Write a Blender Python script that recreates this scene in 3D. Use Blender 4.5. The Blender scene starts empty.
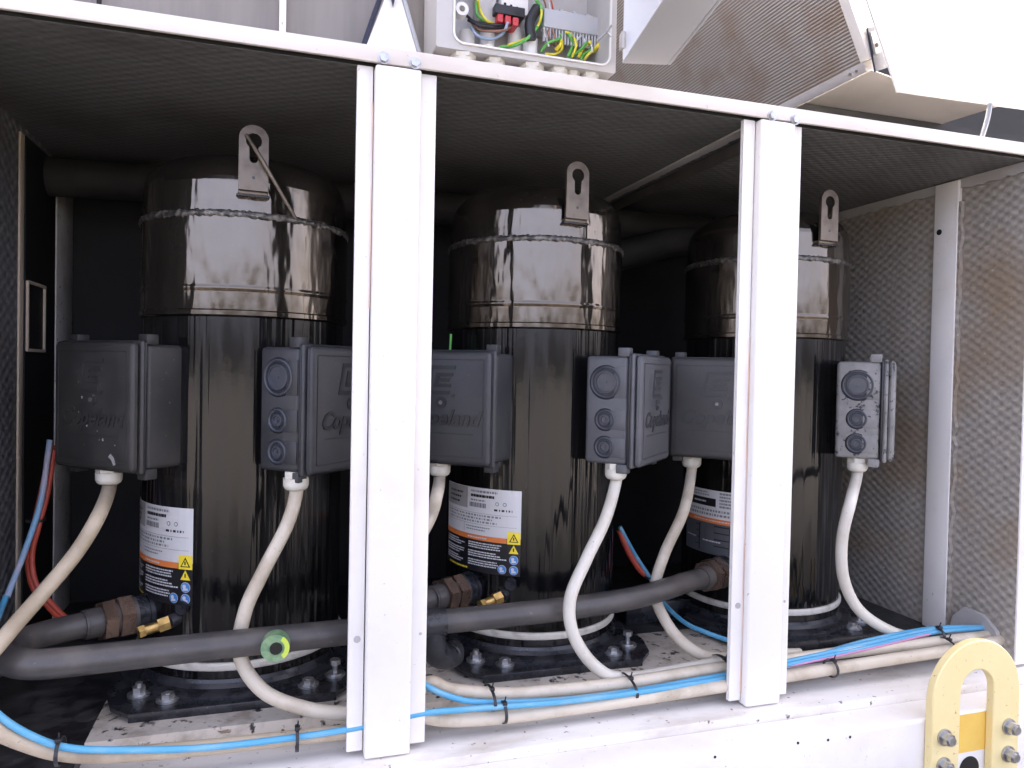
import bpy, bmesh, math, random
from mathutils import Vector, Matrix
rnd = random.Random(7)
S = bpy.context.scene
COL = S.collection
PI = math.pi
R_ = math.radians

# ------------------------------------------------------------------ materials
def mat(name, col, rough=.5, metal=0., col2=None, nscale=20., nlo=.45, nhi=.65, stretch=(1, 1, 1), rough2=None,
        bump=0., bscale=200., bdist=.001, spec=.5, coat=0., coat_ior=1.5, ior=1.5, tint=None, bump2=None, col3=None, n3scale=4., n3lo=.5, n3hi=.7, fine=None):
    m = bpy.data.materials.new(name); m.use_nodes = True
    nt = m.node_tree; N = nt.nodes; L = nt.links
    b = N['Principled BSDF']
    b.inputs['Roughness'].default_value = rough
    b.inputs['Metallic'].default_value = metal
    b.inputs['Specular IOR Level'].default_value = spec
    b.inputs['Coat Weight'].default_value = coat
    b.inputs['Coat Roughness'].default_value = .08; b.inputs['Coat IOR'].default_value = coat_ior
    b.inputs['IOR'].default_value = ior
    if tint: b.inputs['Specular Tint'].default_value = (*tint, 1)
    tc = N.new('ShaderNodeTexCoord')
    mp = N.new('ShaderNodeMapping'); mp.inputs['Scale'].default_value = stretch
    L.new(tc.outputs['Object'], mp.inputs['Vector'])
    def noise(sc, lo, hi, vec=None, detail=6):
        n = N.new('ShaderNodeTexNoise'); n.inputs['Scale'].default_value = sc
        n.inputs['Detail'].default_value = detail; n.inputs['Roughness'].default_value = .62
        L.new(vec or mp.outputs['Vector'], n.inputs['Vector'])
        r = N.new('ShaderNodeMapRange'); r.inputs['From Min'].default_value = lo; r.inputs['From Max'].default_value = hi
        L.new(n.outputs['Fac'], r.inputs['Value'])
        return r.outputs['Result']
    c = None
    def mix(a, bb, f):
        x = N.new('ShaderNodeMix'); x.data_type = 'RGBA'
        L.new(f, x.inputs['Factor'])
        if isinstance(a, tuple): x.inputs['A'].default_value = (*a, 1)
        else: L.new(a, x.inputs['A'])
        x.inputs['B'].default_value = (*bb, 1)
        return x.outputs['Result']
    if col2:
        f = noise(nscale, nlo, nhi)
        c = mix(col, col2, f)
        if rough2 is not None:
            r = N.new('ShaderNodeMapRange'); r.inputs['To Min'].default_value = rough; r.inputs['To Max'].default_value = rough2
            L.new(f, r.inputs['Value']); L.new(r.outputs['Result'], b.inputs['Roughness'])
    if col3:
        c = mix(c or col, col3, noise(n3scale, n3lo, n3hi, tc.outputs['Object']))
    if fine:
        c = mix(c or col, fine[0], noise(fine[1], fine[2], fine[3], tc.outputs['Object'], 3))
    if c is None: b.inputs['Base Color'].default_value = (*col, 1)
    else: L.new(c, b.inputs['Base Color'])
    if bump:
        n = N.new('ShaderNodeTexNoise'); n.inputs['Scale'].default_value = bscale; n.inputs['Detail'].default_value = 4
        L.new(tc.outputs['Object'], n.inputs['Vector'])
        bp = N.new('ShaderNodeBump'); bp.inputs['Strength'].default_value = bump; bp.inputs['Distance'].default_value = bdist
        L.new(n.outputs['Fac'], bp.inputs['Height']); L.new(bp.outputs['Normal'], b.inputs['Normal'])
        if bump2:
            n2 = N.new('ShaderNodeTexNoise'); n2.inputs['Scale'].default_value = bump2[0]; n2.inputs['Detail'].default_value = 3
            mp2 = N.new('ShaderNodeMapping'); mp2.inputs['Scale'].default_value = bump2[2]; L.new(tc.outputs['Object'], mp2.inputs['Vector'])
            L.new(mp2.outputs['Vector'], n2.inputs['Vector'])
            b2 = N.new('ShaderNodeBump'); b2.inputs['Strength'].default_value = 1.; b2.inputs['Distance'].default_value = bump2[1]
            L.new(n2.outputs['Fac'], b2.inputs['Height']); L.new(b2.outputs['Normal'], bp.inputs['Normal'])
    return m

def foam(name, axes, c1, c2, c3, pitch=.030, depth=.006, spot=.5):
    """embossed acoustic foam: a diagonal grid of dimples in the plane named by axes"""
    m = bpy.data.materials.new(name); m.use_nodes = True
    nt = m.node_tree; N = nt.nodes; L = nt.links; b = N['Principled BSDF']
    b.inputs['Roughness'].default_value = .62
    b.inputs['Specular IOR Level'].default_value = .45
    tc = N.new('ShaderNodeTexCoord'); sp = N.new('ShaderNodeSeparateXYZ'); L.new(tc.outputs['Object'], sp.inputs[0])
    wn = N.new('ShaderNodeTexNoise'); wn.inputs['Scale'].default_value = 14; L.new(tc.outputs['Object'], wn.inputs['Vector'])
    def M(op, a, bb=None):
        x = N.new('ShaderNodeMath'); x.operation = op
        for i, v in enumerate((a, bb)):
            if v is None: continue
            if isinstance(v, (int, float)): x.inputs[i].default_value = v
            else: L.new(v, x.inputs[i])
        return x.outputs[0]
    wob = M('MULTIPLY', wn.outputs['Fac'], .009)
    u = M('ADD', sp.outputs[axes[0]], wob); v = M('ADD', sp.outputs[axes[1]], wob)
    ku = 2 * PI / (pitch * 1.5); kv = 2 * PI / pitch
    s1 = M('SINE', M('MULTIPLY', u, ku)); s2 = M('SINE', M('MULTIPLY', v, kv))
    h = M('MULTIPLY', s1, s2)
    h01 = M('ADD', M('MULTIPLY', h, .5), .5)
    bp = N.new('ShaderNodeBump'); bp.inputs['Strength'].default_value = 1.; bp.inputs['Distance'].default_value = depth
    fn = N.new('ShaderNodeTexNoise'); fn.inputs['Scale'].default_value = 160; fn.inputs['Detail'].default_value = 5
    L.new(tc.outputs['Object'], fn.inputs['Vector'])
    L.new(M('ADD', h01, M('MULTIPLY', fn.outputs['Fac'], .35)), bp.inputs['Height']); L.new(bp.outputs['Normal'], b.inputs['Normal'])
    def mixn(a, bb, f):
        x = N.new('ShaderNodeMix'); x.data_type = 'RGBA'; L.new(f, x.inputs['Factor'])
        if isinstance(a, tuple): x.inputs['A'].default_value = (*a, 1)
        else: L.new(a, x.inputs['A'])
        x.inputs['B'].default_value = (*bb, 1); return x.outputs['Result']
    def rng(f, lo, hi, to=1.):
        r = N.new('ShaderNodeMapRange'); r.inputs['From Min'].default_value = lo; r.inputs['From Max'].default_value = hi
        r.inputs['To Max'].default_value = to; L.new(f, r.inputs['Value']); return r.outputs['Result']
    n1 = N.new('ShaderNodeTexNoise'); n1.inputs['Scale'].default_value = 5; n1.inputs['Detail'].default_value = 7
    L.new(tc.outputs['Object'], n1.inputs['Vector'])
    c = mixn(c1, c2, rng(M('ADD', M('MULTIPLY', h01, .35), M('MULTIPLY', fn.outputs['Fac'], .6)), .25, .8))
    c = mixn(c, c3, rng(n1.outputs['Fac'], .5, .72, .75))
    n2 = N.new('ShaderNodeTexNoise'); n2.inputs['Scale'].default_value = 90; n2.inputs['Detail'].default_value = 2
    L.new(tc.outputs['Object'], n2.inputs['Vector'])
    c = mixn(c, (.55, .5, .42), rng(n2.outputs['Fac'], .70, .78, spot))
    L.new(c, b.inputs['Base Color'])
    return m

M = {}
M['white'] = mat('white_powder_paint', (.80, .775, .74), .42, col2=(.70, .64, .58), nscale=7, nlo=.5, nhi=.85, bump=.12, bscale=90, bdist=.0006, fine=((.45, .40, .34), 130, .69, .76))
M['white_dirty'] = mat('dirty_white_paint', (.74, .71, .67), .55, col2=(.52, .47, .41), nscale=14, nlo=.48, nhi=.72, bump=.2, bscale=120, bdist=.001, stretch=(.35, 1, 1), fine=((.12, .10, .085), 75, .64, .72))
M['white_grimy'] = mat('grimy_white_rail_paint', (.60, .54, .46), .6, col2=(.34, .29, .23), nscale=22, nlo=.48, nhi=.7, bump=.3, bscale=140, bdist=.001, fine=((.03, .027, .025), 60, .58, .66))
M['rail'] = mat('top_rail_paint', (.72, .68, .63), .38, col2=(.62, .56, .50), nscale=9, nlo=.45, nhi=.75, stretch=(.3, 1, 1), fine=((.4, .34, .28), 120, .7, .77))
M['rust'] = mat('rust_stain', (.70, .46, .33), .8, col2=(.78, .68, .60), nscale=35, nlo=.42, nhi=.62, stretch=(1, 1, .2))
M['shell'] = mat('gloss_black_shell_paint', (.004, .004, .0043), .11, spec=.5, ior=1.45, tint=(1., .98, .96), bump2=(7, .013, (3.2, 3.2, .09)), col2=(.019, .0185, .018), nscale=16, nlo=.46, nhi=.85, stretch=(2.4, 2.4, .14), rough2=.32, bump=.10, bscale=60, bdist=.001, fine=((.07, .067, .063), 240, .69, .79))
M['shell_top'] = mat('gloss_black_upper_shell_paint', (.005, .0047, .0043), .11, spec=.5, ior=2.15, tint=(1., .86, .70), bump2=(7, .008, (2.2, 2.2, .6)), col2=(.027, .0235, .0195), nscale=8, nlo=.45, nhi=.82, stretch=(1.2, 1.2, .6), rough2=.30, bump=.12, bscale=60, bdist=.001, fine=((.13, .12, .105), 260, .66, .78))
M['foot'] = mat('black_base_plate_paint', (.014, .015, .019), .25, col2=(.050, .050, .054), nscale=24, nlo=.45, nhi=.75, rough2=.5, bump=.12, bscale=150, bdist=.0008, fine=((.2, .19, .17), 190, .68, .76))
M['bead'] = mat('weld_bead_metal', (.028, .026, .023), .28, metal=.3, spec=.9, col2=(.20, .18, .155), nscale=120, nlo=.45, nhi=.62, bump=.8, bscale=260, bdist=.002)
M['lug'] = mat('warm_reflection_steel', (.15, .122, .093), .33, metal=.6, col2=(.065, .05, .04), nscale=26, nlo=.45, nhi=.75, rough2=.45, bump=.15, bscale=130, bdist=.0006)  # warm ground reflection is mixed into this base colour
M['box'] = mat('black_box_plastic', (.032, .033, .037), .42, col2=(.054, .055, .058), nscale=11, nlo=.42, nhi=.75, rough2=.55, bump=.12, bscale=420, bdist=.0004, fine=((.15, .15, .155), 230, .70, .78))
M['box_worn'] = mat('faded_black_box_plastic', (.027, .026, .0245), .5, col2=(.046, .043, .039), nscale=14, nlo=.42, nhi=.72, rough2=.62, bump=.15, bscale=380, bdist=.0004, fine=((.22, .20, .18), 150, .70, .77))
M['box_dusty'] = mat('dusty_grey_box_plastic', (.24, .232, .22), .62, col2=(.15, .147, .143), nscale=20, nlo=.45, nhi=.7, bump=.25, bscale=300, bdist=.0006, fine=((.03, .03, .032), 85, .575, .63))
M['box_dark'] = mat('box_recess_shade', (.016, .017, .022), .34)
M['box_haze'] = mat('haze_lightened_box_plastic', (.066, .064, .063), .5, col2=(.098, .094, .091), nscale=11, nlo=.42, nhi=.75, rough2=.6, bump=.15, bscale=380, bdist=.0004, fine=((.15, .15, .15), 230, .70, .78))  # black box plastic, lightened to paint in lens haze
M['box_glare'] = mat('glare_lightened_box_plastic', (.080, .082, .089), .46, col2=(.118, .12, .127), nscale=11, nlo=.42, nhi=.75, rough2=.58, bump=.15, bscale=380, bdist=.0004, fine=((.25, .25, .26), 230, .70, .78))  # black box plastic, lightened further to imitate glare
M['emboss_grey'] = mat('raised_lettering_grey', (.045, .045, .05), .4)
M['conduit_aged'] = mat('tan_aged_conduit', (.44, .365, .265), .45, col2=(.29, .23, .155), nscale=12, nlo=.45, nhi=.7, bump=.1, bscale=180, bdist=.0005, fine=((.18, .14, .10), 150, .66, .74))
M['conduit_pale'] = mat('pale_conduit', (.62, .585, .51), .42, col2=(.50, .455, .37), nscale=16, nlo=.48, nhi=.75, bump=.1, bscale=180, bdist=.0005, fine=((.28, .24, .19), 170, .69, .76))
M['cap'] = mat('knockout_plastic', (.045, .050, .064), .34, col2=(.07, .072, .082), nscale=30, nlo=.45, nhi=.7)
M['emboss'] = mat('raised_lettering_plastic', (.019, .020, .023), .38)
M['screw'] = mat('cover_screw_metal', (.20, .20, .21), .35, metal=.6)
M['conduit'] = mat('beige_conduit_pvc', (.58, .515, .41), .42, col2=(.38, .315, .225), nscale=14, nlo=.47, nhi=.72, bump=.1, bscale=180, bdist=.0005, fine=((.25, .21, .16), 170, .68, .75))
M['gland'] = mat('cream_gland_nylon', (.66, .635, .55), .4, col2=(.56, .52, .44), nscale=40, nlo=.45, nhi=.65)
M['blue'] = mat('blue_cable_sheath', (.085, .34, .55), .45, col2=(.22, .42, .54), nscale=35, nlo=.48, nhi=.7, stretch=(.3, 1, 1))
M['lilac'] = mat('lilac_cable_sheath', (.46, .44, .54), .5, col2=(.22, .42, .60), nscale=10, nlo=.42, nhi=.6)
M['pink'] = mat('pink_cable_sheath', (.55, .25, .42), .5)
M['red'] = mat('red_cable_sheath', (.50, .075, .04), .45, col2=(.33, .05, .035), nscale=25, nlo=.45, nhi=.7)
M['black_pl'] = mat('black_nylon', (.018, .018, .022), .4)
M['pipe'] = mat('grey_painted_pipe', (.052, .048, .047), .36, col3=(.36, .32, .28), n3scale=9, n3lo=.71, n3hi=.76, col2=(.10, .088, .078), nscale=15, nlo=.42, nhi=.72, rough2=.52, bump=.10, bscale=120, bdist=.0006, fine=((.20, .18, .155), 160, .69, .77))
M['insul'] = mat('dark_pipe_insulation', (.016, .0145, .013), .75, col2=(.035, .031, .028), nscale=10, nlo=.45, nhi=.7, bump=.3, bscale=60, bdist=.003)
M['nut'] = mat('tarnished_fitting_nut', (.28, .19, .14), .25, metal=.85, col2=(.10, .08, .068), nscale=30, nlo=.46, nhi=.74, rough2=.42, bump=.2, bscale=160, bdist=.0007)
M['brass'] = mat('brass', (.62, .42, .15), .28, metal=.9, col2=(.34, .22, .09), nscale=60, nlo=.5, nhi=.7)
M['copper'] = mat('copper_braze', (.35, .13, .07), .5, metal=.4)
M['zinc'] = mat('zinc_plated_bolt', (.50, .50, .50), .33, metal=.85, col2=(.30, .28, .26), nscale=70, nlo=.48, nhi=.7)
M['ring'] = mat('cream_heater_band', (.60, .57, .50), .38, col2=(.30, .27, .23), nscale=30, nlo=.5, nhi=.72)
M['green'] = mat('green_sight_glass_ring', (.13, .24, .13), .35, col2=(.22, .33, .18), nscale=70, nlo=.45, nhi=.6)
M['lime'] = mat('lime_indicator', (.50, .62, .08), .4)
M['glass_dark'] = mat('dark_sight_glass', (.02, .02, .018), .08)
M['yellow'] = mat('pale_yellow_bracket_paint', (.85, .71, .36), .42, col2=(.82, .66, .30), nscale=10, nlo=.45, nhi=.7, bump=.1, bscale=110, bdist=.0006, fine=((.48, .30, .11), 120, .66, .74))
M['amber'] = mat('amber_sticker', (.85, .57, .12), .5, col2=(.80, .50, .10), nscale=12, nlo=.45, nhi=.7)
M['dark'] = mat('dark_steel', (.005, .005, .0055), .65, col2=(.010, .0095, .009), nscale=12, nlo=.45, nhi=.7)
M['dark_blue'] = mat('dark_blue_paint_and_shadow', (.008, .012, .035), .5)
M['floorblack'] = mat('black_wet_pan', (.018, .018, .019), .32, col2=(.075, .073, .072), nscale=26, nlo=.42, nhi=.72, rough2=.65, bump=.4, bscale=110, bdist=.002, fine=((.2, .19, .175), 150, .70, .77))
M['galv'] = mat('galvanised_sheet', (.36, .36, .365), .36, metal=.65, col2=(.27, .265, .26), nscale=6, nlo=.4, nhi=.7, stretch=(3, 1, .35), rough2=.5)
M['grey_sheet'] = mat('grey_sheet_metal', (.44, .42, .41), .5, col2=(.36, .34, .32), nscale=7, nlo=.42, nhi=.7)
M['encl'] = mat('light_grey_enclosure', (.50, .485, .47), .45, col2=(.43, .41, .39), nscale=9, nlo=.45, nhi=.7)
M['streak_sheet'] = mat('streaked_grey_sheet', (.235, .215, .195), .5, metal=.0, col2=(.165, .15, .137), nscale=5, nlo=.4, nhi=.7, stretch=(4, 1, .3), rough2=.55)  # darker grey sheet with streaked tone
M['lid'] = mat('pale_lid_plastic', (.68, .69, .71), .4)
M['paper'] = mat('label_white', (.62, .61, .60), .4)
M['paper_grey'] = mat('label_grey', (.33, .32, .31), .4)
M['lab_mid'] = mat('label_dark_grey', (.085, .088, .095), .4)
M['ink'] = mat('label_black', (.012, .012, .014), .35)
M['ink_soft'] = mat('label_print_grey', (.20, .20, .205), .45)
M['orange'] = mat('label_orange', (.70, .20, .05), .4)
M['lab_yellow'] = mat('label_yellow', (.85, .66, .04), .4)
M['lab_blue'] = mat('label_blue', (.06, .22, .55), .4)
M['lab_white'] = mat('label_print_white', (.60, .60, .60), .4)
M['tan_wood'] = mat('tan_strip_paint', (.60, .50, .39), .55, col2=(.48, .39, .30), nscale=8, nlo=.45, nhi=.7, stretch=(1, 1, .3))
M['leaf'] = mat('dry_leaf', (.34, .25, .16), .7, col2=(.55, .48, .38), nscale=60, nlo=.45, nhi=.6)
M['yg_g'] = mat('green_wire', (.12, .42, .08), .45)
M['yg_y'] = mat('yellow_wire', (.80, .70, .06), .45)
M['brown'] = mat('brown_wire', (.30, .15, .10), .45)
M['pale_blue'] = mat('pale_blue_wire', (.35, .45, .60), .45)
M['white_pl'] = mat('white_plastic', (.75, .74, .72), .4)
M['red_pl'] = mat('red_terminal', (.55, .05, .06), .4)
M['duct'] = mat('grey_wire_duct', (.45, .46, .48), .5)
M['tube'] = mat('clear_grey_tube', (.26, .27, .28), .25)
M['ground'] = mat('dark_asphalt', (.046, .044, .042), .85, col2=(.033, .032, .031), nscale=3, nlo=.4, nhi=.7, bump=.3, bscale=40, bdist=.004, fine=((.25, .23, .2), 60, .6, .7))  # unseen ground, kept dark to dim its reflection in the shells
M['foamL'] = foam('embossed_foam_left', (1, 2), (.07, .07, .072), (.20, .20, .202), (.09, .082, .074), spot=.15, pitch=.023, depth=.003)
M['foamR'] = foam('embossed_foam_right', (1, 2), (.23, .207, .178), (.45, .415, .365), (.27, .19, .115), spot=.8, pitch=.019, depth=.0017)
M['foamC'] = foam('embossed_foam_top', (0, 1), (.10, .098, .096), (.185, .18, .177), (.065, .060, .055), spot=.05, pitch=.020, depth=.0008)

def coil_mat():
    m = bpy.data.materials.new('condenser_fins'); m.use_nodes = True
    nt = m.node_tree; N = nt.nodes; L = nt.links; b = N['Principled BSDF']
    b.inputs['Roughness'].default_value = .5; b.inputs['Metallic'].default_value = .3
    tc = N.new('ShaderNodeTexCoord')
    w = N.new('ShaderNodeTexWave'); w.bands_direction = 'Z'; w.inputs['Scale'].default_value = 58; w.inputs['Distortion'].default_value = .5
    L.new(tc.outputs['Object'], w.inputs['Vector'])
    n = N.new('ShaderNodeTexNoise'); n.inputs['Scale'].default_value = 12; n.inputs['Detail'].default_value = 8
    L.new(tc.outputs['Object'], n.inputs['Vector'])
    cr = N.new('ShaderNodeMix'); cr.data_type = 'RGBA'; cr.inputs['A'].default_value = (.20, .178, .155, 1); cr.inputs['B'].default_value = (.42, .39, .36, 1)
    L.new(w.outputs['Fac'], cr.inputs['Factor'])
    c2 = N.new('ShaderNodeMix'); c2.data_type = 'RGBA'; c2.inputs['B'].default_value = (.24, .175, .125, 1)
    r = N.new('ShaderNodeMapRange'); r.inputs['From Min'].default_value = .48; r.inputs['From Max'].default_value = .7; r.inputs['To Max'].default_value = .7
    L.new(n.outputs['Fac'], r.inputs['Value']); L.new(r.outputs['Result'], c2.inputs['Factor']); L.new(cr.outputs['Result'], c2.inputs['A'])
    L.new(c2.outputs['Result'], b.inputs['Base Color'])
    bp = N.new('ShaderNodeBump'); bp.inputs['Strength'].default_value = .5; bp.inputs['Distance'].default_value = .0015
    L.new(w.outputs['Fac'], bp.inputs['Height']); L.new(bp.outputs['Normal'], b.inputs['Normal'])
    return m
M['coil'] = coil_mat()

# ------------------------------------------------------------------ mesh helpers
class MB:
    def __init__(s): s.bm = bmesh.new(); s.mi = 0
    def _faces(s, before):
        for f in s.bm.faces:
            if f.index == -1 or f not in before: f.material_index = s.mi
    def add(s, verts, faces):
        vs = [s.bm.verts.new(v) for v in verts]
        out = []
        for f in faces:
            try:
                nf = s.bm.faces.new([vs[i] for i in f]); nf.material_index = s.mi; out.append(nf)
            except ValueError: pass
        return vs, out
    def box(s, x0, x1, y0, y1, z0, z1, bev=0., seg=2, mx=None):
        v = [(x, y, z) for x in (x0, x1) for y in (y0, y1) for z in (z0, z1)]
        f = [(0, 1, 3, 2), (4, 6, 7, 5), (0, 4, 5, 1), (2, 3, 7, 6), (0, 2, 6, 4), (1, 5, 7, 3)]
        vs, fs = s.add(v, f)
        if bev:
            es = {e for fc in fs for e in fc.edges}
            r = bmesh.ops.bevel(s.bm, geom=list(es), offset=bev, segments=seg, profile=.5, affect='EDGES')
            for fc in r['faces']: fc.material_index = s.mi
            vs = list({vv for fc in r['faces'] for vv in fc.verts} | {vv for vv in vs if vv.is_valid})
        if mx is not None:
            for vv in vs: vv.co = mx @ vv.co
        return vs
    def tube(s, pts, r, seg=14, sub=8, smooth=True, caps=True, radii=None):
        P = [Vector(p) for p in pts]
        if smooth and len(P) > 2:
            Q = []
            for i in range(len(P) - 1):
                a, b, c, d = P[max(i - 1, 0)], P[i], P[i + 1], P[min(i + 2, len(P) - 1)]
                if i == 0: a = b * 2 - c
                if i == len(P) - 2: d = c * 2 - b
                for k in range(sub):
                    t = k / sub
                    Q.append(.5 * ((2 * b) + (c - a) * t + (2 * a - 5 * b + 4 * c - d) * t * t + (3 * b - a - 3 * c + d) * t ** 3))
            Q.append(P[-1]); P = Q
        n = len(P)
        T = [(P[min(i + 1, n - 1)] - P[max(i - 1, 0)]).normalized() for i in range(n)]
        u = T[0].orthogonal().normalized(); rings = []
        for i in range(n):
            u = (u - T[i] * u.dot(T[i])).normalized(); w = T[i].cross(u)
            rr = r if radii is None else radii[i]
            rings.append([P[i] + (u * math.cos(2 * PI * k / seg) + w * math.sin(2 * PI * k / seg)) * rr for k in range(seg)])
        verts = [v for q in rings for v in q]
        faces = [(i * seg + k, i * seg + (k + 1) % seg, (i + 1) * seg + (k + 1) % seg, (i + 1) * seg + k) for i in range(n - 1) for k in range(seg)]
        if caps: faces += [tuple(range(seg))[::-1], tuple((n - 1) * seg + k for k in range(seg))]
        s.add(verts, faces)
    def cyl(s, p0, p1, r, seg=20, r1=None):
        s.tube([p0, p1], r, seg, smooth=False, radii=None if r1 is None else [r, r1])
    def lathe(s, prof, seg=96, c=(0, 0), jit=0., closed=False, mx=None):
        if not closed:
            q = [prof[0]]
            for a, bb in zip(prof, prof[1:]):
                d = math.hypot(bb[0] - a[0], bb[1] - a[1])
                if d > .006: q += [(a[0] + (bb[0] - a[0]) * f, a[1] + (bb[1] - a[1]) * f) for f in (.0012 / d, 1 - .0012 / d)]
                q.append(bb)
            prof = q
        n = len(prof); verts = []
        for k in range(seg):
            a = 2 * PI * k / seg
            for (r, z) in prof:
                j = rnd.uniform(-jit, jit) if jit else 0
                verts.append((c[0] + (r + j) * math.sin(a), c[1] - (r + j) * math.cos(a), z + (rnd.uniform(-jit, jit) if jit else 0)))
        m = n if closed else n - 1
        faces = [(k * n + i, ((k + 1) % seg) * n + i, ((k + 1) % seg) * n + (i + 1) % n, k * n + (i + 1) % n) for k in range(seg) for i in range(m)]
        if mx is not None: verts = [mx @ Vector(v) for v in verts]
        s.add(verts, faces)
    def prism(s, poly, y0, y1, plane='xz', holes=()):
        """extrude a polygon (with holes) given in the named plane between two values of the third axis"""
        def P(p, t): return {'xz': (p[0], t, p[1]), 'xy': (p[0], p[1], t), 'yz': (t, p[0], p[1])}[plane]
        loops = [poly] + list(holes); top = []; bot = []; edges = []
        for lp in loops:
            a = [s.bm.verts.new(P(p, y0)) for p in lp]; b = [s.bm.verts.new(P(p, y1)) for p in lp]
            n = len(lp)
            for i in range(n):
                f = s.bm.faces.new([a[i], a[(i + 1) % n], b[(i + 1) % n], b[i]]); f.material_index = s.mi
            top.append(a); bot.append(b)
        if not holes:
            for q in (top[0], bot[0]):
                f = s.bm.faces.new(q); f.material_index = s.mi
        else:
            for grp in (top, bot):
                es = []
                for q in grp:
                    for i in range(len(q)): es.append(s.bm.edges.get((q[i], q[(i + 1) % len(q)])))
                r = bmesh.ops.triangle_fill(s.bm, edges=es, use_beauty=True)
                for g in r['geom']:
                    if isinstance(g, bmesh.types.BMFace): g.material_index = s.mi
    def wrap(s, poly, R, c=(0, 0), step=None):
        """a flat outline (angle in degrees, height) laid on a cylinder"""
        vs = [s.bm.verts.new((c[0] + R * math.sin(R_(a)), c[1] - R * math.cos(R_(a)), z)) for a, z in poly]
        f = s.bm.faces.new(vs); f.material_index = s.mi
    def wrect(s, a0, a1, z0, z1, R):
        n = max(1, int(abs(a1 - a0) / 4))
        for i in range(n):
            b0 = a0 + (a1 - a0) * i / n; b1 = a0 + (a1 - a0) * (i + 1) / n
            s.wrap([(b0, z0), (b1, z0), (b1, z1), (b0, z1)], R)
    def hexa(s, p0, p1, r):
        s.tube([p0, p1], r, 6, smooth=False)
    def build(s, name, mats, parent=None, smooth=35, world=True):
        bmesh.ops.recalc_face_normals(s.bm, faces=s.bm.faces[:]) if smooth is not None else None
        me = bpy.data.meshes.new(name); s.bm.to_mesh(me); s.bm.free()
        for m in (mats if isinstance(mats, (list, tuple)) else [mats]): me.materials.append(M[m])
        if smooth:
            for p in me.polygons: p.use_smooth = True
            me.set_sharp_from_angle(angle=R_(smooth))
        o = bpy.data.objects.new(name, me); COL.objects.link(o)
        if parent:
            o.parent = parent
            if world: o.matrix_parent_inverse = W_(parent).inverted()
        return o

def W_(o):
    m = o.matrix_basis.copy()
    return (W_(o.parent) @ o.matrix_parent_inverse @ m) if o.parent else m
def empty(name, loc=(0, 0, 0), rz=0.):
    o = bpy.data.objects.new(name, None); COL.objects.link(o); o.empty_display_size = .05
    o.location = loc; o.rotation_euler = (0, 0, rz); return o
def tag(o, label=None, cat=None, group=None, kind=None):
    if label: o['label'] = label
    if cat: o['category'] = cat
    if group: o['group'] = group
    if kind: o['kind'] = kind
    return o
def copy_tree(o, parent=None):
    c = o.copy(); COL.objects.link(c)
    if parent: c.parent = parent
    for ch in list(o.children): copy_tree(ch, c)
    return c
def rounded(x0, x1, z0, z1, r, n=6):
    out = []
    for cx, cz, a0 in ((x1 - r, z1 - r, 0), (x0 + r, z1 - r, 90), (x0 + r, z0 + r, 180), (x1 - r, z0 + r, 270)):
        for k in range(n + 1):
            a = R_(a0 + 90 * k / n); out.append((cx + r * math.cos(a), cz + r * math.sin(a)))
    return out
def circle(cx, cz, r, n=24): return [(cx + r * math.cos(2 * PI * k / n), cz + r * math.sin(2 * PI * k / n)) for k in range(n)]
def text_mesh(txt, size, shear=0., offset=0.):
    cu = bpy.data.curves.new('lettering', 'FONT'); cu.body = txt; cu.size = size; cu.shear = shear; cu.offset = offset
    cu.extrude = .0012; cu.align_x = 'CENTER'; cu.align_y = 'CENTER'; cu.resolution_u = 3
    o = bpy.data.objects.new('lettering', cu); COL.objects.link(o)
    dg = bpy.context.evaluated_depsgraph_get(); dg.update()
    me = bpy.data.meshes.new_from_object(o.evaluated_get(dg))
    bpy.data.objects.remove(o); bpy.data.curves.remove(cu)
    return me

# ------------------------------------------------------------------ setting
XL, XR, YB, ZC = -.43, 1.322, .78, .9475
b = MB(); b.box(-60, 60, -60, 60, -.42, -.30)
tag(b.build('ground', 'ground', smooth=None), kind='structure')
b = MB(); b.box(XL, XR, .118, YB, .0, .016); b.box(XL, -.2455, .025, .1179, .0005, .0162)
tag(b.build('floor', 'floorblack', smooth=None), kind='structure')

t = tag(empty('foam_wall', (XL, .39, 0)), 'dark dimpled foam wall panel at the left end of the cabinet', 'wall panel')
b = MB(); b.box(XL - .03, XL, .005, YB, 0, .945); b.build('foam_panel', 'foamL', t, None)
b = MB(); b.box(XL - .07, XL + .022, -.0005, .004, .006, .9485, .001); b.build('unseen_end_post', 'white', t)  # out-of-view left post, built as a wall part to cut shell reflections
b = MB(); b.box(XL + .0005, XL + .004, .440, .462, .016, .93, .001); b.build('edge_strip', 'tan_wood', t)
b = MB(); b.box(XL + .0005, XL + .006, .652, .772, .016, .93, .001); b.build('corner_strip', 'white_dirty', t)  # tan strip given lighter paint to stand in for outside light
b = MB(); b.box(XL + .0005, XL + .005, .465, .645, .016, .93); b.build('smooth_liner', 'dark', t)
b = MB(); b.prism(rounded(.468, .572, .555, .68, .003), XL + .0055, XL + .0095, 'yz', [rounded(.473, .567, .56, .675, .003)]); b.build('access_frame', 'tan_wood', t)

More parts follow.
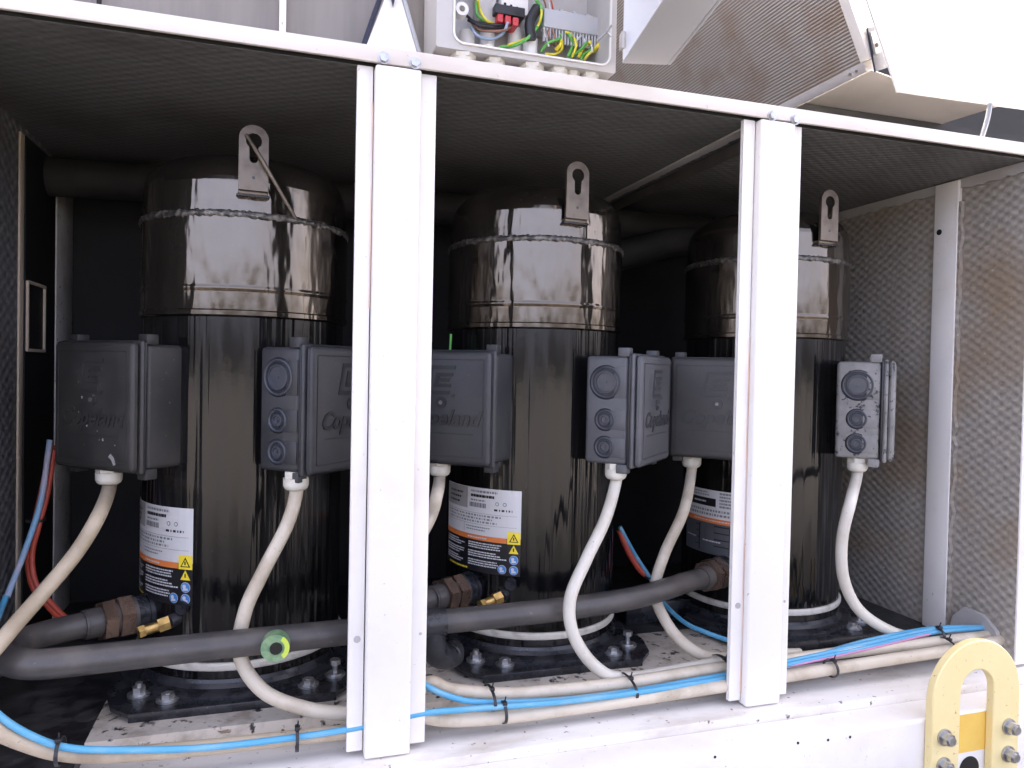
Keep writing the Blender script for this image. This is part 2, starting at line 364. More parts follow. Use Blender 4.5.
t = tag(empty('foam_wall', (XR, .39, 0)), 'stained grey dimpled foam wall panel at the right end of the cabinet', 'wall panel')
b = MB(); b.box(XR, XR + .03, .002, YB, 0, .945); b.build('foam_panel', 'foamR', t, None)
b = MB(); b.box(XR - .012, XR - .0005, .143, .199, .016, ZC - .003, .0015); b.build('edge_strip', 'white', t)
b = MB(); n = 46
b.prism([(.146, .02)] + [(.143 - rnd.uniform(.001, .011), .02 + .88 * k / n) for k in range(n + 1)] + [(.146, .90)], XR - .010, XR - .001, 'yz'); b.build('torn_foam_edge', 'foamR', t)
b = MB()
b.prism([(.004, ZC - .001)] + [(.004 + .77 * k / 60, ZC - .022 + rnd.uniform(-.002, .004)) for k in range(61)] + [(.774, ZC - .001)], XR - .0065, XR - .0006, 'yz'); b.build('top_trim', 'grey_sheet', t)
b = MB(); b.cyl((XR - .0135, .185, .845), (XR - .0122, .185, .845), .006, 14); b.build('screw_hole', 'dark', t)
b = MB(); b.prism([(.135, .017), (.02, .017), (.03, .06), (.06, .082), (.10, .085), (.125, .06)], XR - .012, XR - .003, 'yz'); b.build('sealant_patch', 'grey_sheet', t)

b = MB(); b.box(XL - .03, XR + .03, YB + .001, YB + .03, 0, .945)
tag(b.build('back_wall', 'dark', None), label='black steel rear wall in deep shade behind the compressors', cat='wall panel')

t = tag(empty('ceiling_panel', (.446, .39, ZC)), 'dark dimpled foam ceiling panel above the compressors', 'ceiling panel')
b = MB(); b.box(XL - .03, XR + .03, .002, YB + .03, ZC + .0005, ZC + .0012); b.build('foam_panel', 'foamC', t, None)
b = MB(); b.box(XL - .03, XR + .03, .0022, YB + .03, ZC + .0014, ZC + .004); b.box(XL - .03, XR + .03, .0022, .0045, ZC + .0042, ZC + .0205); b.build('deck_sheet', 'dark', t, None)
b = MB()
b.prism([(.742 + rnd.uniform(-.002, .003), .006 + .77 * k / 60) for k in range(61)] + [(.722, .776), (.722, .006)], ZC - .004, ZC - .0005, 'xy'); b.build('batten', 'grey_sheet', t)
b = MB(); b.box(.762, .766, .006, .776, ZC - .022, ZC - .0005); b.build('batten', 'pipe', t)

b = MB(); b.box(-.245, .86, .092, .285, .0004, .0225, .0012)
tag(b.build('support_rail', 'white_grimy'), 'dirty white support rail flecked with black under the compressor feet', 'support rail')
b = MB(); b.box(.69, .84, .345, .385, .0165, .062, .003)
tag(b.build('cross_channel', 'foot'), 'black steel channel on the floor between the middle and right compressors', 'channel')

t = tag(empty('base_beam', (.45, -.04, -.30)), 'white painted base beam running along the bottom front of the cabinet', 'beam')
b = MB(); b.box(-.95, 1.9, -.034, .117, -.10, .0, .002); b.build('inner_ledge', 'white_dirty', t)
b = MB(); b.box(-.95, 1.9, -.0975, -.0345, -.298, -.0125, .006, 3); b.build('front_flange', 'white', t)
b = MB()
for p in ((0.6157, -0.0975, -0.0198), (0.7606, -0.0975, -0.0185), (0.8160, -0.0975, -0.0212), (0.8576, -0.0975, -0.0220)):
    b.cyl((p[0], -.0979, p[2]), (p[0], -.096, p[2]), .0022, 10)
b.build('rivet_hole', 'dark', t)

# ------------------------------------------------------------------ frame posts and top rail
def post(x0, x1, cx0, cx1, label, rust=None, rz=(.02, .6), zt=.9485):
    t = tag(empty('frame_post', ((x0 + x1) / 2, .02, .0)), label, 'post', 'white uprights of the cabinet front')
    b = MB()
    b.box(x0, cx0 - .0015, .0, .004, .009, zt, .0012); b.box(x0, x0 + .004, .0042, .009, .009, zt, .001)
    b.build('side_flange', 'white', t)
    b = MB()
    b.box(cx1 + .0015, x1, .0, .004, .009, zt, .0012); b.box(x1 - .004, x1, .0042, .009, .009, zt, .001)
    b.build('side_flange', 'white', t)
    b = MB(); b.box(cx0, cx1, -.0135, .012, .0015, zt, .004, 3); b.build('cover_strip', 'white', t)
    if rust:
        b = MB(); b.box(rust - .0009, rust + .0009, -.0006, -.0001, *rz); b.build('rust_line', 'rust', t)
    b = MB(); b.cyl((x0 + .012, -.0012, .165), (x0 + .012, .002, .165), .0048, 16); b.build('screw_plug', 'grey_sheet', t)
    b = MB(); b.cyl((x1 - .009, -.0008, .165), (x1 - .009, .002, .165), .0022, 12); b.build('screw_plug', 'grey_sheet', t)
    return t
post(.0955, .2045, .1185, .1815, 'thick white upright post between the left and middle compressors', .1165, (.62, .90))
post(.7035, .8145, .7265, .7925, 'thick white upright post between the middle and right compressors', .7245)
b = MB(); b.box(1.323, 1.43, -.001, .004, .006, .9485, .0012)
t = tag(empty('frame_post', (1.376, 0, 0)), 'white edge post at the far right, only a sliver of it in the picture', 'post', 'white uprights of the cabinet front')
b.build('side_flange', 'white', t)

t = tag(empty('top_rail', (.45, 0, .95)), 'cream white steel rail bolted across the top of the posts', 'rail')
b = MB(); b.box(-.95, 1.9, -.0125, -.006, .9505, .9725, .0015); b.box(-.95, 1.9, -.0058, .032, .9685, .9722, .001); b.build('rail_body', 'rail', t)
for p in ((0.1293, -0.0125, 0.9584), (0.1714, -0.0125, 0.9578), (0.7466, -0.0125, 0.9560), (0.7905, -0.0125, 0.9550)):
    b = MB(); b.hexa((p[0], -.018, p[2] - .0015), (p[0], -.0126, p[2] - .0015), .0064); b.cyl((p[0], -.0137, p[2] - .0015), (p[0], -.0126, p[2] - .0015), .0085, 20); b.build('bolt', 'zinc', t, 30)

# ------------------------------------------------------------------ compressors
RC, RU, ZB = .1625, .1675, .018
LABEL_MATS = ['paper', 'paper_grey', 'ink', 'ink_soft', 'orange', 'lab_yellow', 'lab_blue', 'lab_white', 'lab_mid']
def words(b, a0, a1, z0, z1, R, mi, rows, seed, fill=.62, gap=.5):
    r = random.Random(seed); b.mi = mi; h = (z1 - z0) / rows
    for k in range(rows):
        a = a0; z = z1 - (k + 1) * h + h * (1 - fill) / 2
        end = a1 - r.random() * (a1 - a0) * .35
        while a < end - .3:
            w = min(r.uniform(.5, 2.4), end - a); b.wrap([(a, z), (a + w, z), (a + w, z + h * fill), (a, z + h * fill)], R); a += w + gap
def sym_disc(b, a, z, r, R, mi, n=20):
    b.mi = mi; q = math.degrees(1 / RC)
    b.wrap([(a + r * q * math.cos(2 * PI * k / n), z + r * math.sin(2 * PI * k / n)) for k in range(n)], R)
def sym_tri(b, a, z, r, R, mi):
    b.mi = mi; q = math.degrees(1 / RC)
    b.wrap([(a - r * q, z - r * .8), (a + r * q, z - r * .8), (a, z + r)], R)
def nameplate(parent):
    b = MB(); R0, R1, R2, R3 = RC + .0006, RC + .0009, RC + .0012, RC + .0015
    z = lambda w: w - ZB
    A0, A1 = -90, -24.5; q = math.degrees(1 / RC)
    b.mi = 0; b.wrect(A0, A1, z(.2335), z(.318), R0)
    b.mi = 2; b.wrect(A0, A1, z(.168), z(.2335), R0)
    b.mi = 1; b.wrect(A0, -63, z(.279), z(.3172), R1)
    words(b, -84, -66, z(.284), z(.310), R2, 2, 3, 3, .4)
    words(b, -60, -38, z(.3085), z(.3145), R1, 3, 1, 4, .6)
    words(b, -60, -37, z(.3005), z(.3065), R1, 2, 1, 5, .8, .25); words(b, -60, -44, z(.2935), z(.2975), R1, 3, 1, 6, .7)
    words(b, -61, -46, z(.2825), z(.2915), R1, 3, 1, 7, .9, .3)
    for a in (-40, -35): sym_disc(b, a, z(.2925), .0035, R1, 3); sym_disc(b, a, z(.2925), .0022, R2, 0)
    words(b, -42, -29, z(.279), z(.284), R1, 2, 1, 8, .7, 1.)
    words(b, -86, -28, z(.2545), z(.2715), R1, 3, 3, 9, .55, .9)
    b.mi = 3; b.wrect(-89, -27, z(.2725), z(.2730), R1); b.wrect(-89, -27, z(.2525), z(.2530), R1); b.wrect(-66, -65.7, z(.236), z(.2525), R1)
    words(b, -64, -40, z(.240), z(.250), R1, 3, 2, 10, .4, .4)
    b.mi = 4; b.wrect(A0, -33.3, z(.2245), z(.2335), R1)
    words(b, -62, -44, z(.2265), z(.2315), R2, 7, 1, 11, .5, .4)
    b.mi = 5; b.wrect(-33.0, A1 - .2, z(.2240), z(.2455), R1)
    sym_tri(b, -28.8, z(.2345), .0085, R2, 2); sym_tri(b, -28.8, z(.2338), .0058, R3, 5)
    b.mi = 2; b.wrap([(-29.2, z(.2312)), (-28.4, z(.2312)), (-28.4, z(.2365)), (-29.2, z(.2365))], RC + .0018)
    sym_tri(b, -28.8, z(.2145), .0085, R1, 5); b.mi = 2; b.wrap([(-29.2, z(.2115)), (-28.4, z(.2115)), (-28.4, z(.2175)), (-29.2, z(.2175))], R2)
    for a, zz in ((-28.6, .1965), (-36.0, .1785), (-28.6, .1785)):
        sym_disc(b, a, z(zz), .0080, R1, 7); sym_disc(b, a, z(zz), .0074, R2, 6)
        sym_disc(b, a - .6, z(zz + .0015), .0030, R3, 7, 10); b.mi = 7; b.wrap([(a - 1.5, z(zz - .005)), (a + 1.6, z(zz - .0042)), (a + 1.3, z(zz - .001)), (a - 1.2, z(zz - .001))], R3)
    for i, (a0, a1) in enumerate(((-88, -64), (-61.5, -33))):
        for k in range(3):
            zt = .2215 - k * .0155
            words(b, a0, a1, z(zt - .0125), z(zt), R1, 7, 3, 20 + i * 5 + k, .5, .35)
    words(b, -84, -58, z(.1695), z(.1735), R1, 5, 1, 40, .7, .3)
    return b.build('nameplate', LABEL_MATS, parent, None, world=False)
def nameplate_plain(parent):
    b = MB(); R0, R1, R2 = RC + .0006, RC + .0009, RC + .0012
    z = lambda w: w - ZB
    b.mi = 0; b.wrect(-100, -34, z(.2455), z(.303), R0)
    b.mi = 4; b.wrect(-100, -34, z(.2355), z(.2455), R0)
    b.mi = 8; b.wrect(-100, -34, z(.172), z(.2355), R0)
    b.mi = 2; b.wrect(-94, -67, z(.2695), z(.286), R1); words(b, -88, -74, z(.276), z(.2805), R2, 7, 1, 3, .7, .3)
    words(b, -94, -72, z(.289), z(.300), R1, 3, 2, 4, .4)
    words(b, -64, -36, z(.268), z(.301), R1, 3, 5, 5, .6, .3)
    words(b, -97, -36, z(.249), z(.265), R1, 3, 2, 6, .55, .8)
    words(b, -88, -40, z(.2385), z(.243), R1, 7, 1, 7, .5, .5)
    for a in (-82, -56): b.mi = 2; b.wrect(a, a + 1.1, z(.176), z(.232), R1)
    for zz in (.229, .216, .2025, .189):
        b.mi = 2; b.wrect(-68, -56, z(zz), z(zz + .0022), R1); b.wrect(-86, -82, z(zz - .002), z(zz), R1)
    words(b, -97, -84, z(.199), z(.204), R1, 7, 1, 8, .5, .4); words(b, -78, -59, z(.196), z(.201), R1, 7, 1, 9, .5, .4); words(b, -53, -40, z(.196), z(.201), R1, 7, 1, 10, .5, .4)
    return b.build('nameplate', LABEL_MATS, parent, None, world=False)

def polar(a, r, z): return (r * math.sin(R_(a)), -r * math.cos(R_(a)), z)
def make_compressor(loc):
    t = empty('scroll_compressor', loc)
    z = lambda w: w - ZB
    b = MB(); b.lathe([(.10, z(.05)), (RC - .004, z(.05)), (RC, z(.056)), (RC, z(.60)), (RC, z(.622)), (.10, z(.622))]); b.build('lower_shell', 'shell', t, 40, False)
    b = MB()
    prof = [(RC + .0002, z(.612)), (RU - .0015, z(.6125)), (RU + .0012, z(.6150)), (RU + .0012, z(.6215)), (RU - .0006, z(.6235)), (RU - .0006, z(.651)), (RU + .0016, z(.6545)), (RU + .0016, z(.6570)), (RU, z(.660)), (RU, z(.764)), (RC + .003, z(.7655)),
            (RC + .002, z(.790))]
    for k in range(1, 13):
        a = R_(90 * k / 12); rr = .058
        prof.append((RC + .002 - rr + rr * math.cos(a), z(.812) + rr * math.sin(a)))
    prof += [(.07, z(.878)), (.03, z(.883)), (.0005, z(.884))]
    b.lathe(prof, 128); b.build('upper_shell', 'shell_top', t, 40, False)
    b = MB()
    b.lathe([(RU - .006 + .0082 * math.cos(2 * PI * k / 9), z(.7675) + .0075 * math.sin(2 * PI * k / 9)) for k in range(9)], 260, jit=.0016, closed=True)
    b.build('weld_bead', 'bead', t, 80, False)
    # lifting lug with keyhole
    g = MB(); w = .0215; zt = z(.901)
    arc = [(w * math.cos(R_(10 + 160 * k / 16)), zt - w + w * math.sin(R_(10 + 160 * k / 16))) for k in range(17)]
    poly = [(w, z(.803))] + arc + [(-w, z(.803))]
    key = [(.0115 * math.cos(R_(-55 + 290 * k / 20)), z(.877) + .0115 * math.sin(R_(-55 + 290 * k / 20))) for k in range(21)] + [(-.0062, z(.852))] + [(.0062 * math.cos(R_(180 + 180 * k / 8)), z(.850) + .0062 * math.sin(R_(180 + 180 * k / 8))) for k in range(9)] + [(.0062, z(.852))]
    g.prism(poly, -.178, -.172, 'xz', [key])
    g.box(-w, w, -.1735, -.150, z(.797), z(.8035), .002)
    o = g.build('lifting_lug', 'lug', t, 30, False); o.rotation_euler.z = R_(4.3)
    b = MB(); b.box(-.024, .024, -.176, -.155, z(.7935), z(.7975), .0015); b.cyl((0, -.1785, z(.822)), (0, -.177, z(.822)), .0024, 10)
    o2 = b.build('weld_foot', 'foot', o, 30, False)
    b = MB(); b.lathe([(RC + .0005, z(.0695)), (RC + .0035, z(.0700)), (RC + .005, z(.073)), (RC + .005, z(.079)), (RC + .0035, z(.0818)), (RC + .0005, z(.0822))]); b.build('heater_band', 'ring', t, 40, False)
    # foot: skirt and plate
    b = MB()
    b.lathe([(RC - .02, z(.056)), (RC + .001, z(.056)), (RC + .003, z(.050)), (RC + .008, z(.0445)), (RC + .022, z(.0425)), (RC + .026, z(.0395)), (RC + .026, z(.035)), (RC - .03, z(.035))])
    hx, hy = .168, .203
    oct_ = [(hx - .022, -hy), (hx + .006, -hy + .03), (hx + .022, -hy + .085), (hx + .026, .10), (hx - .04, .20), (-hx + .04, .20), (-hx - .026, .10), (-hx - .022, -hy + .085), (-hx - .006, -hy + .03), (-hx + .022, -hy)]
    b.prism(oct_, z(.0295), z(.0355), 'xy')
    b.box(-hx + .022, hx - .022, -hy - .0005, -hy + .006, z(.0180), z(.0352), .002)
    b.build('base_plate', 'foot', t, 35, False)
    for dx, dy, tall in ((-.098, -.168, 0), (-.142, -.138, 1), (.105, -.168, 0), (.148, -.138, 2)):
        b = MB(); zt = z(.0357)
        b.cyl((dx, dy, zt), (dx, dy, zt + .003), .0165, 24)
        b.cyl((dx, dy, zt + .003), (dx, dy, zt + .0045), .0125, 24)
        if tall == 2: b.cyl((dx, dy, zt), (dx, dy, zt + .022), .0042, 12); b.hexa((dx, dy, zt + .018), (dx, dy, zt + .026), .0085)
        else: b.hexa((dx, dy, zt + .0045), (dx, dy, zt + (.013 if tall else .0105)), .0098); b.cyl((dx, dy, zt + .01), (dx, dy, zt + (.019 if tall else .0115)), .0052, 12)
        b.build('foot_bolt', 'zinc', t, 30, False)
    # suction stub, brass service valve, plug
    b = MB(); b.tube([polar(-60, RC - .004, z(.145)), polar(-60, RC + .004, z(.145))], .030, 28, smooth=False); b.tube([polar(-60, RC, z(.145)), polar(-60, RC + .024, z(.145))], .027, 24, smooth=False); b.build('port_flange', 'foot', t, 35, False)
    b = MB(); b.tube([polar(-34, RC - .004, z(.147)), polar(-35, RC + .014, z(.145))], .0105, 16, smooth=False); vb = b.build('service_valve', 'foot', t, 35, False)
    b = MB(); d0, d1, d2, d3 = polar(-35, RC + .012, z(.145)), polar(-38, RC + .024, z(.1415)), polar(-41, RC + .040, z(.1385)), polar(-42, RC + .048, z(.137))
    b.hexa(d0, d1, .0112); b.tube([d1, d2], .0078, 16, smooth=False); b.hexa(d2, d3, .0095); b.build('brass_cap', 'brass', vb, 35, False)
    b = MB(); b.tube([polar(-30, RC - .004, z(.166)), polar(-30, RC + .006, z(.166))], .0105, 16, smooth=False); b.build('plug', 'foot', t, 35, False)
    return t
GC = 'three black compressors in the cabinet'
XC = (-.054, .4735, 1.0); YC = .34
c0 = make_compressor((XC[0], YC, ZB))
c1 = copy_tree(c0); c1.location.x = XC[1]
c2 = copy_tree(c0); c2.location.x = XC[2]
nameplate(c0); nameplate(c1).location.z = .011; nameplate_plain(c2)
tag(c0, 'left glossy black compressor, a thin rod hooked in its lifting lug', 'compressor', GC)
tag(c1, 'glossy black compressor standing between the two white posts', 'compressor', GC)
tag(c2, 'black compressor cut in two by the right white post, nearest the foam wall', 'compressor', GC)
b = MB(); b.tube([(-0.0519, 0.1580, 0.8849), (-0.0287, 0.1550, 0.8478), (0.0218, 0.1660, 0.7656)], .0032, 10, smooth=False, radii=[.0024, .0034, .0026])
tag(b.build('metal_rod', 'lug'), 'thin bent metal rod hooked through the left lifting lug', 'rod')

# ------------------------------------------------------------------ junction boxes
W2, D_, DC, DB = .0935, .252, .025, .0765
def logo_prism(b, y0, y1):
    sh = lambda x, z: (x + (z - .142) * .22, z)
    P = lambda q: [sh(*p) for p in q]
    x0, x1, z0, z1 = -.026, .020, .118, .166
    b.prism(P([(x0, z0), (x1, z0), (x1, z0 + .006), (x0 + .006, z0 + .006), (x0 + .006, z1 - .006), (x1 + .002, z1 - .006), (x1 + .002, z1), (x0, z1)]), y0, y1)
    b.prism(P([(x0 + .014, z0 + .012), (x1, z0 + .012), (x1, z0 + .018), (x0 + .021, z0 + .018), (x0 + .021, z0 + .021), (x1 - .004, z0 + .021), (x1 - .004, z0 + .027), (x0 + .021, z0 + .027), (x0 + .021, z0 + .030), (x1, z0 + .030), (x1, z0 + .036), (x0 + .014, z0 + .036)]), y0, y1)
    b.prism(P(circle(x1 + .008, z0 - .002, .003, 10)), y0, y1)
def make_box():
    t = empty('junction_box')
    # local frame: x along the cover, -y outward, z up from the box bottom; back at y = 0
    b = MB(); h = .191
    b.box(-.089, .089, -DB, 0, .003, h - .003, .007, 3)
    for sx in (-1, 1):
        for z0, z1 in ((h - .004, h + .0115), (-.0115, .004)):
            b.box(min(sx * .089, sx * .070), max(sx * .089, sx * .070), -DB - .001, -DB + .019, z0, z1, .0015)
    b.build('body', 'box', t, 35, False)
    b = MB(); b.box(-.0905, .0905, -DB - .0045, -DB - .0008, .0005, h - .0005, .001); b.build('gasket', 'box_dark', t, 35, False)
    b = MB()
    b.box(-W2, W2, -DB - .0125, -DB - .0047, -.002, h + .002, .004, 3)
    b.box(-W2 + .0025, W2 - .0025, -DB - DC, -DB - .0127, .0005, h - .0005, .008, 3)
    cv = b.build('cover', 'box', t, 35, False)
    yf = -DB - DC
    b = MB(); b.prism(rounded(-.079, .079, .014, .166 + .011, .002), yf - .0008, yf + .0005, 'xz', [rounded(-.0778, .0778, .0152, .1758, .002)])
    for z0 in (.052,): b.box(-.06, .06, yf - .0006, yf + .0004, z0, z0 + .001)
    b.build('border_line', 'emboss', cv, None, False)
    b = MB(); logo_prism(b, yf - .0012, yf + .0004); b.build('emblem', 'emboss', cv, None, False)
    me = text_mesh('Copeland', .0365, .34, .0011); me.materials.append(M['emboss'])
    o = bpy.data.objects.new('raised_lettering', me); COL.objects.link(o); o.parent = cv
    o.location = (0, yf - .0004, .078); o.rotation_euler = (PI / 2, 0, 0)
    b = MB(); b.tube([(0, yf - .0016, .104), (0, yf + .001, .104)], .0098, 22, smooth=False); o = b.build('screw_boss', 'emboss', cv, 35, False)
    b = MB(); b.tube([(0, yf - .0032, .104), (0, yf - .0014, .104)], .0034, 14, smooth=False); b.build('screw_head', 'screw', o, 35, False)
    for zc, r in ((.143, .0275), (.079, .0175), (.032, .0175)):
        b = MB(); yc = -.037
        mx = Matrix.Translation((-.0889, yc, zc)) @ Matrix.Rotation(-PI / 2, 4, 'Y')
        b.lathe([(r, -.002), (r, .0022), (r - .0018, .0030), (r - .0035, .0022), (r - .0045, .0004), (r - .0075, .0004), (r - .0085, .0034), (r - .0105, .0036), (r - .0115, .0014), (.0024, .0012), (.002, .0026), (.0002, .0026)], 40, mx=mx)
        b.mi = 1; b.lathe([(r + .0022, .0002), (r + .0008, .0012), (r + .0002, .0002)], 40, mx=mx); b.lathe([(r - .0046, .0008), (r - .0060, .0012), (r - .0074, .0008)], 40, mx=mx)  # dark rings paint shade into the knockout grooves
        o = b.build('knockout', ['cap', 'box_dark'], t, 35, False)
        b = MB(); b.box(-.0902, -.0885, yc - .037, yc - r * .55, zc - r * .95, zc + r * .95, .0006)
        b.build('knockout_pad', 'box', o, 35, False)
    return t
def gland(parent, lx, ly):
    b = MB()
    b.hexa((lx, ly, -.006), (lx, ly, .004), .0185)
    b.lathe([(.0001, -.024), (.0130, -.024), (.0165, -.0215), (.0185, -.017), (.0188, -.0062), (.0001, -.0062)], 24, (lx, ly))
    return b.build('cable_gland', 'gland', parent, 40, False)
GB = 'black junction boxes on the compressors'
first = make_box()
TH = [(-43.8, -.0584, -.0088, 0), (-41, -.0637, 0, 1), (-44, -.0461, 0, 2), (47.0, -.0337, 0, 0), (45.1, -.0158, .002, 1), (47.5, -.1539 + .115, 0, 2)]
BOXLAB = ['scuffed black junction box with pale scratches, farthest left', 'black junction box with raised lettering just right of the left white post',
          'black junction box tucked behind another box and the right white post', 'black junction box with three round knockouts, cover running behind the left white post',
          'black junction box with three knockouts on the middle compressor, overlapping the box behind', 'dusty grey speckled junction box beside the dimpled foam wall']
BX = []
for i, (th, off, dd, ci) in enumerate(TH):
    o = first if i == 0 else copy_tree(first)
    a = R_(th); n = (math.sin(a), -math.cos(a)); tt = (math.cos(a), math.sin(a))
    back = D_ - DC - DB + dd
    o.location = (XC[ci] + n[0] * back + tt[0] * off, YC + n[1] * back + tt[1] * off, .379 if i < 5 else .381)
    o.rotation_euler.z = a
    tag(o, BOXLAB[i], 'junction box', GB); BX.append(o)
def remat(o, table):
    for ch in o.children:
        for s in ch.material_slots:
            for k, v in table.items():
                if s.material == M[k]: s.link = 'OBJECT'; s.material = M[v]; break
        remat(ch, table)
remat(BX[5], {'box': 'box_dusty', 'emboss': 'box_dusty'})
remat(BX[2], {'box': 'box_haze', 'emboss': 'emboss_grey'}); remat(BX[4], {'box': 'box_glare', 'emboss': 'emboss_grey'})
remat(BX[0], {'box': 'box_worn', 'emboss': 'box_worn'})
b = MB(); r2 = random.Random(3)
for k in range(11):
    x, zz = r2.uniform(-.06, .07), r2.uniform(.03, .13); s = r2.uniform(.0005, .0017); a = r2.uniform(0, 3)
    b.prism([(x + s * math.cos(a + q) * r2.uniform(.5, 1.4), zz + s * 1.5 * math.sin(a + q)) for q in (0, 1.2, 2.4, 3.6, 5)], -DB - DC - .0007, -DB - DC + .0004)
b.prism([(.040, .022), (.047, .018), (.052, .010), (.056, .012), (.052, .021), (.045, .027)], -DB - DC - .0009, -DB - DC + .0004)
b.build('scratch_marks', 'paper_grey', BX[0], None, False)
GL = [(.004, -.075), (-.018, -.07), (-.055, -.06), (-.074, -.060), (-.071, -.052), (-.062, -.040)]
GW = []
for o, (lx, ly) in zip(BX, GL):
    gland(o, lx, ly); GW.append(o.matrix_basis @ Vector((lx, ly, -.02)))

# ------------------------------------------------------------------ conduits
CR = .0101
GCN = 'cream conduits running from the junction boxes'
def conduit(pts, label, name='cable_conduit', m='conduit', r=CR, group=GCN, cat='conduit'):
    b = MB(); b.tube(pts, r, 16, 10); return tag(b.build(name, m, smooth=60), label, cat, group)
def below(i, dz=0): g = GW[i]; return [(g.x, g.y, g.z + .012), (g.x, g.y, g.z - .012)]
conduit(below(0) + [(-0.2363, 0.1180, 0.3247), (-0.2587, 0.1000, 0.2802), (-0.2906, 0.0700, 0.2355), (-0.3170, 0.0350, 0.2001), (-0.3422, 0.0120, 0.1616), (-0.3482, 0.0060, 0.1234), (-0.3260, 0.0080, 0.0930), (-0.2885, 0.0100, 0.0674), (-0.2520, 0.0120, 0.0502), (-0.1982, 0.0120, 0.0402), (-0.0923, 0.0130, 0.0344), (0.0342, 0.0130, 0.0324), (0.1500, 0.0140, 0.0296)],
        'cream conduit looping out past the left picture edge and back along the sill', m='conduit_aged')
conduit(below(3) + [(0.0143, 0.1050, 0.3052), (-0.0181, 0.0950, 0.2405), (-0.0418, 0.0920, 0.1851), (-0.0474, 0.0850, 0.1262), (-0.0168, 0.0680, 0.0797), (0.0351, 0.0580, 0.0537), (0.0974, 0.0500, 0.0411), (0.1758, 0.0450, 0.0442), (0.2168, 0.0450, 0.0738), (0.2530, 0.0430, 0.0601), (0.3361, 0.0430, 0.0447), (0.4262, 0.0430, 0.0408), (0.5382, 0.0430, 0.0397), (0.6770, 0.0450, 0.0440), (0.7944, 0.0450, 0.0456), (0.9401, 0.0450, 0.0471), (1.0962, 0.0450, 0.0468), (1.2392, 0.0450, 0.0468), (1.3459, 0.0500, 0.0452)],
        'long cream conduit curving down behind the grey pipe, then running right along the sill')
conduit(below(4) + [(0.5206, 0.0950, 0.2935), (0.4793, 0.0750, 0.2341), (0.4475, 0.0620, 0.1751), (0.4541, 0.0580, 0.1181), (0.4944, 0.0600, 0.0634), (0.5476, 0.0620, 0.0391), (0.6708, 0.0660, 0.0414), (0.7516, 0.0700, 0.0455)],
        'cream conduit passing in front of the grey pipe beside the middle compressor', m='conduit_pale')
conduit(below(2) + [(0.7257, 0.1900, 0.2847), (0.6832, 0.1850, 0.2038), (0.6637, 0.1800, 0.1378), (0.6692, 0.1400, 0.0899), (0.6937, 0.1050, 0.0590), (0.7335, 0.0850, 0.0451), (0.8125, 0.0700, 0.0483), (0.8934, 0.0660, 0.0437)],
        'cream conduit passing behind the grey pipe just left of the right white post')
conduit(below(5) + [(0.9760, 0.0450, 0.3203), (0.9590, 0.0450, 0.2495), (0.9748, 0.0550, 0.1742), (1.0241, 0.0650, 0.1091), (1.1090, 0.0700, 0.0611), (1.1813, 0.0700, 0.0451)],
        'pale cream conduit hanging under the dusty box beside the foam wall', m='conduit_pale')
conduit(below(1) + [(0.2430, 0.1300, 0.3397), (0.2324, 0.1300, 0.3017), (0.1967, 0.1200, 0.2391), (0.1582, 0.0900, 0.1577), (0.1689, 0.0500, 0.0665), (0.2075, 0.0160, 0.0388), (0.2895, 0.0150, 0.0248), (0.4153, 0.0140, 0.0235), (0.5680, 0.0140, 0.0260), (0.7145, 0.0140, 0.0292), (0.8536, 0.0160, 0.0320), (1.0249, 0.0180, 0.0365), (1.1754, 0.0200, 0.0393), (1.3214, 0.0300, 0.0428)],
        'cream conduit emerging beside the left white post and lying lowest in the bundle')

GBL = 'blue cables lying along the conduits'
conduit([(-0.3960, 0.2850, 0.1763), (-0.3930, 0.2500, 0.1624), (-0.3688, 0.1200, 0.1510), (-0.3459, 0.0300, 0.1324), (-0.3190, 0.0120, 0.1050), (-0.2847, 0.0040, 0.0810), (-0.2479, 0.0040, 0.0612), (-0.1964, 0.0020, 0.0514), (-0.0913, 0.0010, 0.0402), (0.0209, 0.0020, 0.0381), (0.1003, 0.0030, 0.0397), (0.1553, 0.0030, 0.0440), (0.2048, 0.0030, 0.0494), (0.2904, 0.0030, 0.0464), (0.4115, 0.0050, 0.0402), (0.5481, 0.0100, 0.0380), (0.7182, 0.0200, 0.0396), (0.8644, 0.0300, 0.0461), (1.0249, 0.0420, 0.0528), (1.1855, 0.0520, 0.0625), (1.3578, 0.0600, 0.0545)],
        'long blue cable looping in at the left edge and lying frontmost along the sill', 'blue_cable', 'blue', .0044, GBL, 'cable')
conduit([(0.1683, 0.0500, 0.0992), (0.1910, 0.0350, 0.0925), (0.2123, 0.0220, 0.0779), (0.2523, 0.0200, 0.0581), (0.2944, 0.0180, 0.0482), (0.4162, 0.0170, 0.0375), (0.5533, 0.0200, 0.0363), (0.6456, 0.0240, 0.0391), (0.7222, 0.0260, 0.0418), (0.8691, 0.0360, 0.0486), (1.0304, 0.0480, 0.0574), (1.1919, 0.0580, 0.0656), (1.3190, 0.0600, 0.0578)],
        'blue cable coming out from behind the left post above the other one', 'blue_cable', 'blue', .0046, GBL, 'cable')
conduit([(0.6779, 0.3600, 0.2193), (0.7114, 0.3600, 0.1633), (0.7392, 0.3400, 0.1146), (0.7224, 0.2500, 0.0915), (0.7316, 0.1900, 0.0734), (0.7517, 0.1500, 0.0666), (0.7870, 0.1200, 0.0575), (0.8405, 0.0800, 0.0508), (0.9057, 0.0550, 0.0449), (1.0379, 0.0560, 0.0593), (1.1962, 0.0620, 0.0658), (1.3111, 0.0640, 0.0552)],
        'blue cable running down behind the pipe between middle and right compressors', 'blue_cable', 'blue', .0042, GBL, 'cable')
